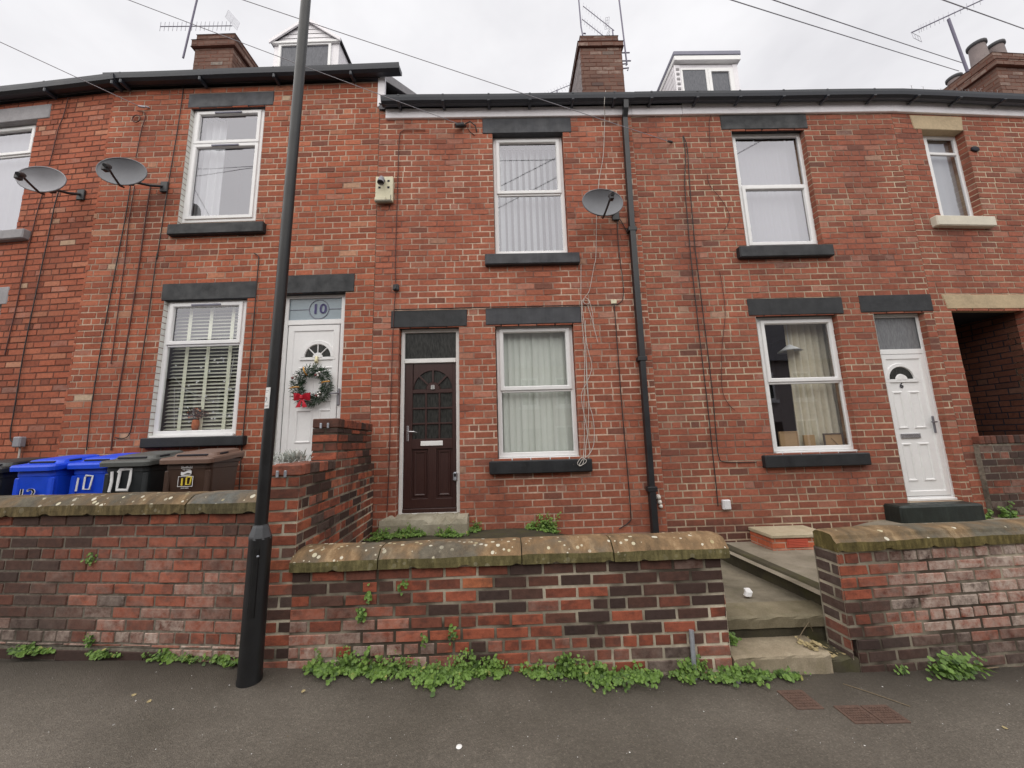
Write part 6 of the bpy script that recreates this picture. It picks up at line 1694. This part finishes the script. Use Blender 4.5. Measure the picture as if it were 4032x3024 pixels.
weeds('thin row of seedlings under the tall dark wall, next to the lamp post', -2.68, -1.87, bumps([(-2.52, .1, .05), (-2.3, .12, .035), (-2.02, .09, .05)], .012), bumps([(-2.5, .1, .05), (-2.2, .14, .035), (-1.98, .09, .05)], .012), 240, ly, zp, 19)
weeds('tiny weed tuft low at the far left end of the tall dark wall', -3.78, -3.40, bumps([(-3.62, .08, .05), (-3.48, .04, .04)], .0), bumps([(-3.62, .09, .05)], .003), 260, ly, zp, 10)
for (x, z, n, sd, lab) in ((-3.12, .235, 34, 1, 'sprig of weed at the bottom of the tall dark wall'), (-3.20, .80, 26, 2, 'tiny weed growing in a mortar joint high on the tall dark wall'), (-1.06, .43, 60, 3, 'leafy sprig growing from the brickwork just right of the lamp post'), (-1.02, .54, 30, 4, 'small tuft growing high in the low wall, right of the lamp post'),
                          (-.42, .28, 20, 5, 'single small weed in a joint near the middle of the low wall'), (-.62, .245, 10, 6, 'tiny weed pair in a joint low in the low wall'), (-.78, .60, 16, 11, 'dark mossy tuft in the upper courses of the low wall')):
    mb = MB(); rg = random.Random(sd)
    y0 = (2.85 if x > -1.6 else ly(x))
    for i in range(n): leaf(mb, (x+rg.gauss(0, .014), y0-.006-.03*rg.random(), z+rg.gauss(0, .022)), (rg.uniform(-.6, .6), -1, rg.uniform(0, .9)), rg.uniform(.008, .015), rg, (rg.random()*.9, .5, 0))
    tag(mb.build('wall_sprig', M['weed'], loc=(x, y0, z), fix=False), lab, 'weed', 'sprigs growing out of the wall joints')
# in the small garden, along step and house wall
gy = lambda x: 4.55 if -1.54 < x < -.49 else 4.735
weeds('bright weeds at the left foot of the brown door step', -1.62, -.98, bumps([(-1.5, .1, .07), (-1.15, .14, .10)], .02), bumps([(-1.5, .14, .14), (-1.15, .16, .12)], .03), 1300, gy, z8, 14, rad=(.008, .016))
weeds('bright weeds at the right foot of the brown door step', -.86, -.36, bumps([(-.72, .1, .10), (-.42, .05, .12)], .01), bumps([(-.7, .14, .10), (-.42, .05, .07)], .01), 700, gy, z8, 15, rad=(.008, .016))
weeds('taller leafy weed against the house wall, right of the brown door', .20, .58, bumps([(.28, .06, .11), (.47, .09, .21)], .0), bumps([(.28, .05, .08), (.47, .09, .12)], .0), 620, lambda x: 4.735, z8, 16, rad=(.010, .02))
weeds('small weed at the house wall just right of the black downpipe foot', 1.86, 2.02, bumps([(1.95, .05, .20)], .0), bumps([(1.95, .05, .08)], .0), 160, lambda x: 4.735, lambda x, y: .25, 17, rad=(.010, .018))
weeds('green weeds beside the black painted doorstep at the covered passage', 5.78, 6.30, bumps([(5.86, .06, .16), (6.15, .08, .20)], .0), bumps([(5.86, .06, .10), (6.15, .08, .1)], .0), 500, lambda x: 4.70, lambda x, y: .46, 18, rad=(.012, .024))
mb = MB(); rg = random.Random(4)     # broad grassy clump at the right wall
for i in range(30):
    a = rg.uniform(-1.5, 1.5); l_ = rg.uniform(.08, .22); c0 = Vector((3.08+rg.uniform(-.12, .12), 2.865+rg.uniform(-.02, .02), gz(3.1)))
    d = Vector((math.sin(a)*.7, -rg.uniform(.2, .7), math.cos(a)*.8)); w = rg.uniform(.006, .013); t = (rg.uniform(.3, .9), .5, 0)
    p = [c0, c0+d*l_*.5+Vector((0, 0, .03)), c0+d*l_+Vector((0, 0, -.02))]
    s_ = Vector((d.z, 0, -d.x)).normalized()*w
    mb.add([p[0]-s_*.5, p[0]+s_*.5, p[1]-s_, p[1]+s_, p[2]], [(0, 1, 3, 2), (2, 3, 4)], 0, False, t)
for i in range(170): leaf(mb, (3.08+rg.gauss(0, .085), 2.85-.09*rg.random(), gz(3.1)+.02+.12*rg.random()**1.5), (rg.uniform(-.6, .6), -.7, .8), rg.uniform(.010, .020), rg, (rg.random()*.85, .5, 0))
tag(mb.build('weed_clump', M['weed'], loc=(3.08, 2.84, gz(3.1)), fix=False), 'clump of long leaved weeds at the foot of the pink salt-stained wall', 'weeds')
mb = MB(); rg = random.Random(14)
for i in range(24): leaf(mb, (2.72+rg.gauss(0, .03), 2.845-.03*rg.random(), gz(2.75)+.01+.05*rg.random()), (rg.uniform(-.6, .6), -.7, .8), rg.uniform(.008, .015), rg, (rg.random()*.85, .5, 0))
tag(mb.build('wall_sprig', M['weed'], loc=(2.72, 2.84, gz(2.72)), fix=False), 'tiny weed left of the long leaved clump at the right wall', 'weed')
mb = MB(); rg = random.Random(15)
for i in range(60): leaf(mb, (1.63+rg.gauss(0, .03), 3.03-.05*rg.random(), .06+.07*rg.random()), (rg.uniform(-.6, .6), -.7, .8), rg.uniform(.010, .018), rg, (rg.random()*.9, .5, 0))
tag(mb.build('step_weed', M['weed'], loc=(1.63, 3.03, .055), fix=False), 'little green weed growing on the left end of the bottom stone step', 'weed')
mb = MB(); rg = random.Random(24)    # silvery plant behind the dividing wall's lower step
for i in range(190):
    a = rg.random()*6.28; e = rg.uniform(.2, 1.3); l_ = rg.uniform(.07, .17); c0 = Vector((-1.90+rg.gauss(0, .07), 3.32+rg.gauss(0, .05), 1.475))
    d = Vector((math.cos(a)*math.cos(e), math.sin(a)*math.cos(e), math.sin(e)*.8)); s_ = d.cross(Vector((0, 0, 1))).normalized()*.006
    p1, p2 = c0+d*l_*.6+Vector((0, 0, .02)), c0+d*l_
    mb.add([c0-s_*.4, c0+s_*.4, p1-s_, p1+s_, p2], [(0, 1, 3, 2), (2, 3, 4)], 0, False, (rg.random(), .5, 0))
mb.tube([(-1.90, 3.32, .45), (-1.90, 3.32, 1.48)], [.02, .012], 6)
tag(mb.build('silver_plant', M['silverleaf'], loc=(-1.90, 3.32, .45), fix=False), 'silvery grey leaved plant peeping over the dividing wall below the white door', 'plant')

# ------------------------------------------------------------------ pavement details
cv = empty('stop_tap_cover', (1.82, 2.61, gz(1.82)), 0, 'small rusty ribbed metal cover in the pavement, the one nearer the steps', 'access cover')
cvm = simple('rusty_cover', (0.105, 0.062, 0.046), 0.8, var=0.35, scale=30, bmp=0.5)
def cover(root, x0, x1, y0, y1, tilt=.06):
    mb = MB(); z = lambda x, y: gz(x)+.012*(y-2.85)+.006*math.sin(x*2.3+y*3)
    f = lambda p: (p[0]+tilt*(p[1]-2.6)*-1, p[1], z(p[0], p[1])+p[2])
    mb.M = f; mb.box(x0, x1, y0, y1, -.03, .0075, 0, .003)
    n = 8
    for i in range(n):
        for j in range(6):
            a = x0+.015+(x1-x0-.03)*i/n; b_ = y0+.015+(y1-y0-.03)*j/6
            mb.box(a, a+(x1-x0)/n*.55, b_, b_+(y1-y0)/6*.45, .0072, .0105)
    mb.build('lid', cvm, root, rel=root.location)
cover(cv, 1.735, 1.905, 2.525, 2.69)
cv2 = empty('service_cover', (2.14, 2.47, gz(2.14)), 0, 'wider rusty double cover in the pavement, right of the small one', 'access cover')
cover(cv2, 1.975, 2.135, 2.405, 2.545); cover(cv2, 2.142, 2.305, 2.402, 2.542)

ps = MB(lambda p: p); ps.tube([(1.256, 2.822, gz(1.25)-.02), (1.262, 2.825, .10), (1.268, 2.832, .245)], .017, 8)
tag(ps.build('post_stub', M['galv'], loc=(1.256, 2.822, gz(1.25))), 'short cut off galvanised steel post against the end of the low wall', 'post stub')
mb = MB(); rg = random.Random(3)
for i in range(340):
    x, y = rg.uniform(-3.8, 3.6), rg.uniform(1.75, 2.84); z = gz(x)+.012*(y-2.85)+.006*math.sin(x*2.3+y*3)+.0015; r_ = .0014+.0035*rg.random()**4
    pts = [(x+r_*math.cos(a)*rg.uniform(.7, 1.2), y+r_*math.sin(a)*rg.uniform(.7, 1.2), z) for a in (0, 1.05, 2.1, 3.14, 4.2, 5.2)]; mb.poly(pts, 1 if rg.random() < .25 else 0)
tag(mb.build('litter_specks', [M['label_white'], M['straw']], fix=False), 'scatter of pale specks and grit on the pavement', 'grit', kind='stuff')
rg = random.Random(9)
mb = MB(); mb.lathe([(0, .0045), (.012, .004), (.016, .001), (.0165, 0)], -.295, 2.215, 12); mb.v = [(x, y, z+gz(-.3)+.012*(y-2.85)) for x, y, z in mb.v]
tag(mb.build('chewing_gum', M['label_white'], loc=(-.295, 2.215, gz(-.3))), 'round flattened white gum blob on the pavement near the bottom edge', 'gum')
def stick(label, pts, r):
    mb = MB(); mb.tube(pts, r, 5); tag(mb.build('twig', M['straw'], loc=pts[0]), label, 'twig', 'twigs lying on the ground')
stick('long thin twig lying on the pavement above the wider rusty cover', [(2.22, 2.74, gz(2.2)+.005), (2.32, 2.645, gz(2.3)+.006), (2.44, 2.52, gz(2.4)+.004)], .0024)
stick('bent dry stalk leaning on the bottom entrance step', [(2.12, 2.99, .06), (2.20, 3.02, .12), (2.27, 3.04, .17), (2.30, 3.05, .10)], .003)
stick('straight dry stick lying along the foot of the right hand wall', [(3.15, 2.86, gz(3.2)+.01), (3.5, 2.90, gz(3.5)+.012)], .004)
rg = random.Random(19)
mb = MB()
for i in range(70):
    x, y = rg.uniform(2.13, 2.40), rg.uniform(2.88, 3.03); z = (.058 if x < 2.25 else .0)+rg.random()*.025
    leaf(mb, (x, y, z), (rg.uniform(-.5, .5), rg.uniform(-.7, .2), 1), rg.uniform(.008, .022), rg, (1, .5, 0))
tag(mb.build('dead_leaves', M['leaf_yellow'], loc=(2.27, 2.95, .05), fix=False), 'heap of dead leaves and chippings in the corner of the bottom step', 'dead leaves', kind='stuff')
for i, (x, y, lab) in enumerate(((-1.32, 2.60, 'small yellow fallen leaf on the pavement right of the lamp post'), (-2.35, 2.58, 'yellow fallen leaf on the pavement left of the lamp post, further out'), (-2.2, 2.52, 'tan fallen leaf left of the lamp post, nearest the camera'), (2.80, 2.35, 'yellow fallen leaf on the pavement at the lower right'))):
    mb = MB(); leaf(mb, (x, y, gz(x)+.004), (.1, -.1, 1), .014, rg, (1, .5, 0)); tag(mb.build('fallen_leaf', M['leaf_yellow'], loc=(x, y, gz(x)), fix=False), lab, 'leaf', 'fallen leaves')
mb = MB(); mb.M = lambda p: (2.05+p[0]+.3*p[2], 3.42+p[1], .222+p[2]); mb.loft([rrect(0, 0, .055, .05, .015, 0), rrect(.004, .0, .06, .04, .012, .03), rrect(-.01, .01, .05, .02, .008, .055)]); 
tag(mb.build('paper_litter', M['paper'], loc=(2.05, 3.42, .22)), 'crumpled white paper wrapper lying on the path above the steps', 'litter')
mb = MB()
for (x, y, w, d_, h, rz) in ((1.445, 2.79, .07, .05, .012, .2), (1.52, 2.775, .05, .035, .010, -.3)):
    mb.loft([[(x+math.cos(rz)*a-math.sin(rz)*b_, y+math.sin(rz)*a+math.cos(rz)*b_, gz(x)+z) for a, b_, z in rrect(0, 0, w*s_, d_*s_, .014, zz)] for s_, zz in ((1, 0), (.95, h), (.7, h+.004))])
tag(mb.build('broken_slate', M['slate'], loc=(1.47, 2.79, gz(1.47))), 'broken bits of grey slate on the pavement below the steel post', 'slate')

# ------------------------------------------------------------------ camera
F, PITCH, ROLL, YAW = 0.72, R(8.856), R(-1.616), R(0.965)
cam = bpy.data.cameras.new('camera'); cam.sensor_width = 36; cam.lens = F*18; cam.clip_end = 600; cam.clip_start = .05
co = bpy.data.objects.new('camera', cam); COL.objects.link(co)
def camvec(x, y, f):
    c, s_ = math.cos(ROLL), math.sin(ROLL); x, y = c*x-s_*y, s_*x+c*y
    c, s_ = math.cos(PITCH), math.sin(PITCH); d = (x, c*f-s_*y, s_*f+c*y)
    c, s_ = math.cos(-YAW), math.sin(-YAW); return Vector((c*d[0]-s_*d[1], s_*d[0]+c*d[1], d[2]))
X, Y_, Z = camvec(1, 0, 0), camvec(0, 1, 0), -camvec(0, 0, 1)
co.matrix_world = Matrix(((X.x, Y_.x, Z.x, 0), (X.y, Y_.y, Z.y, 0), (X.z, Y_.z, Z.z, 1.6), (0, 0, 0, 1)))
scene.camera = co

# ------------------------------------------------------------------ daylight: bright overcast
SUN_EL, SUN_AZ = R(52), R(200)      # azimuth measured clockwise from +Y
w = bpy.data.worlds.new('World'); scene.world = w; w.use_nodes = True
nt = w.node_tree; bg = nt.nodes['Background']
sky = nt.nodes.new('ShaderNodeTexSky'); sky.sky_type = 'NISHITA'; sky.sun_disc = False
sky.sun_elevation = SUN_EL; sky.sun_rotation = SUN_AZ; sky.air_density = 1.0; sky.dust_density = 4.0; sky.ozone_density = 1.0
tc = nt.nodes.new('ShaderNodeTexCoord'); mp = nt.nodes.new('ShaderNodeMapping'); mp.inputs['Scale'].default_value = (1, 1, 2.0)
nt.links.new(tc.outputs['Generated'], mp.inputs[0])
cl = noise(nt, mp.outputs[0], 2.6, 5, 0.55)
cloud = ramp(nt, cl, [(0.30, (8.0, 7.9, 8.2)), (0.50, (9.2, 9.1, 9.35)), (0.70, (10.3, 10.2, 10.4))])
c = mix(nt, 0.94, sky.outputs[0], cloud)
nt.links.new(c, bg.inputs['Color']); bg.inputs['Strength'].default_value = 0.10
sun = bpy.data.lights.new('sun', 'SUN'); sun.energy = 3.15; sun.angle = R(120); sun.color = (1.0, 0.955, 0.885)
so = bpy.data.objects.new('sun', sun); COL.objects.link(so)
dv = Vector((math.sin(SUN_AZ)*math.cos(SUN_EL), math.cos(SUN_AZ)*math.cos(SUN_EL), math.sin(SUN_EL)))
so.rotation_euler = dv.to_track_quat('Z', 'Y').to_euler(); so.location = dv*30
scene.view_settings.view_transform = 'Standard'; scene.view_settings.look = 'None'
scene.view_settings.exposure = 0; scene.view_settings.gamma = 1
scene.cycles.max_bounces = 8; scene.cycles.transparent_max_bounces = 12
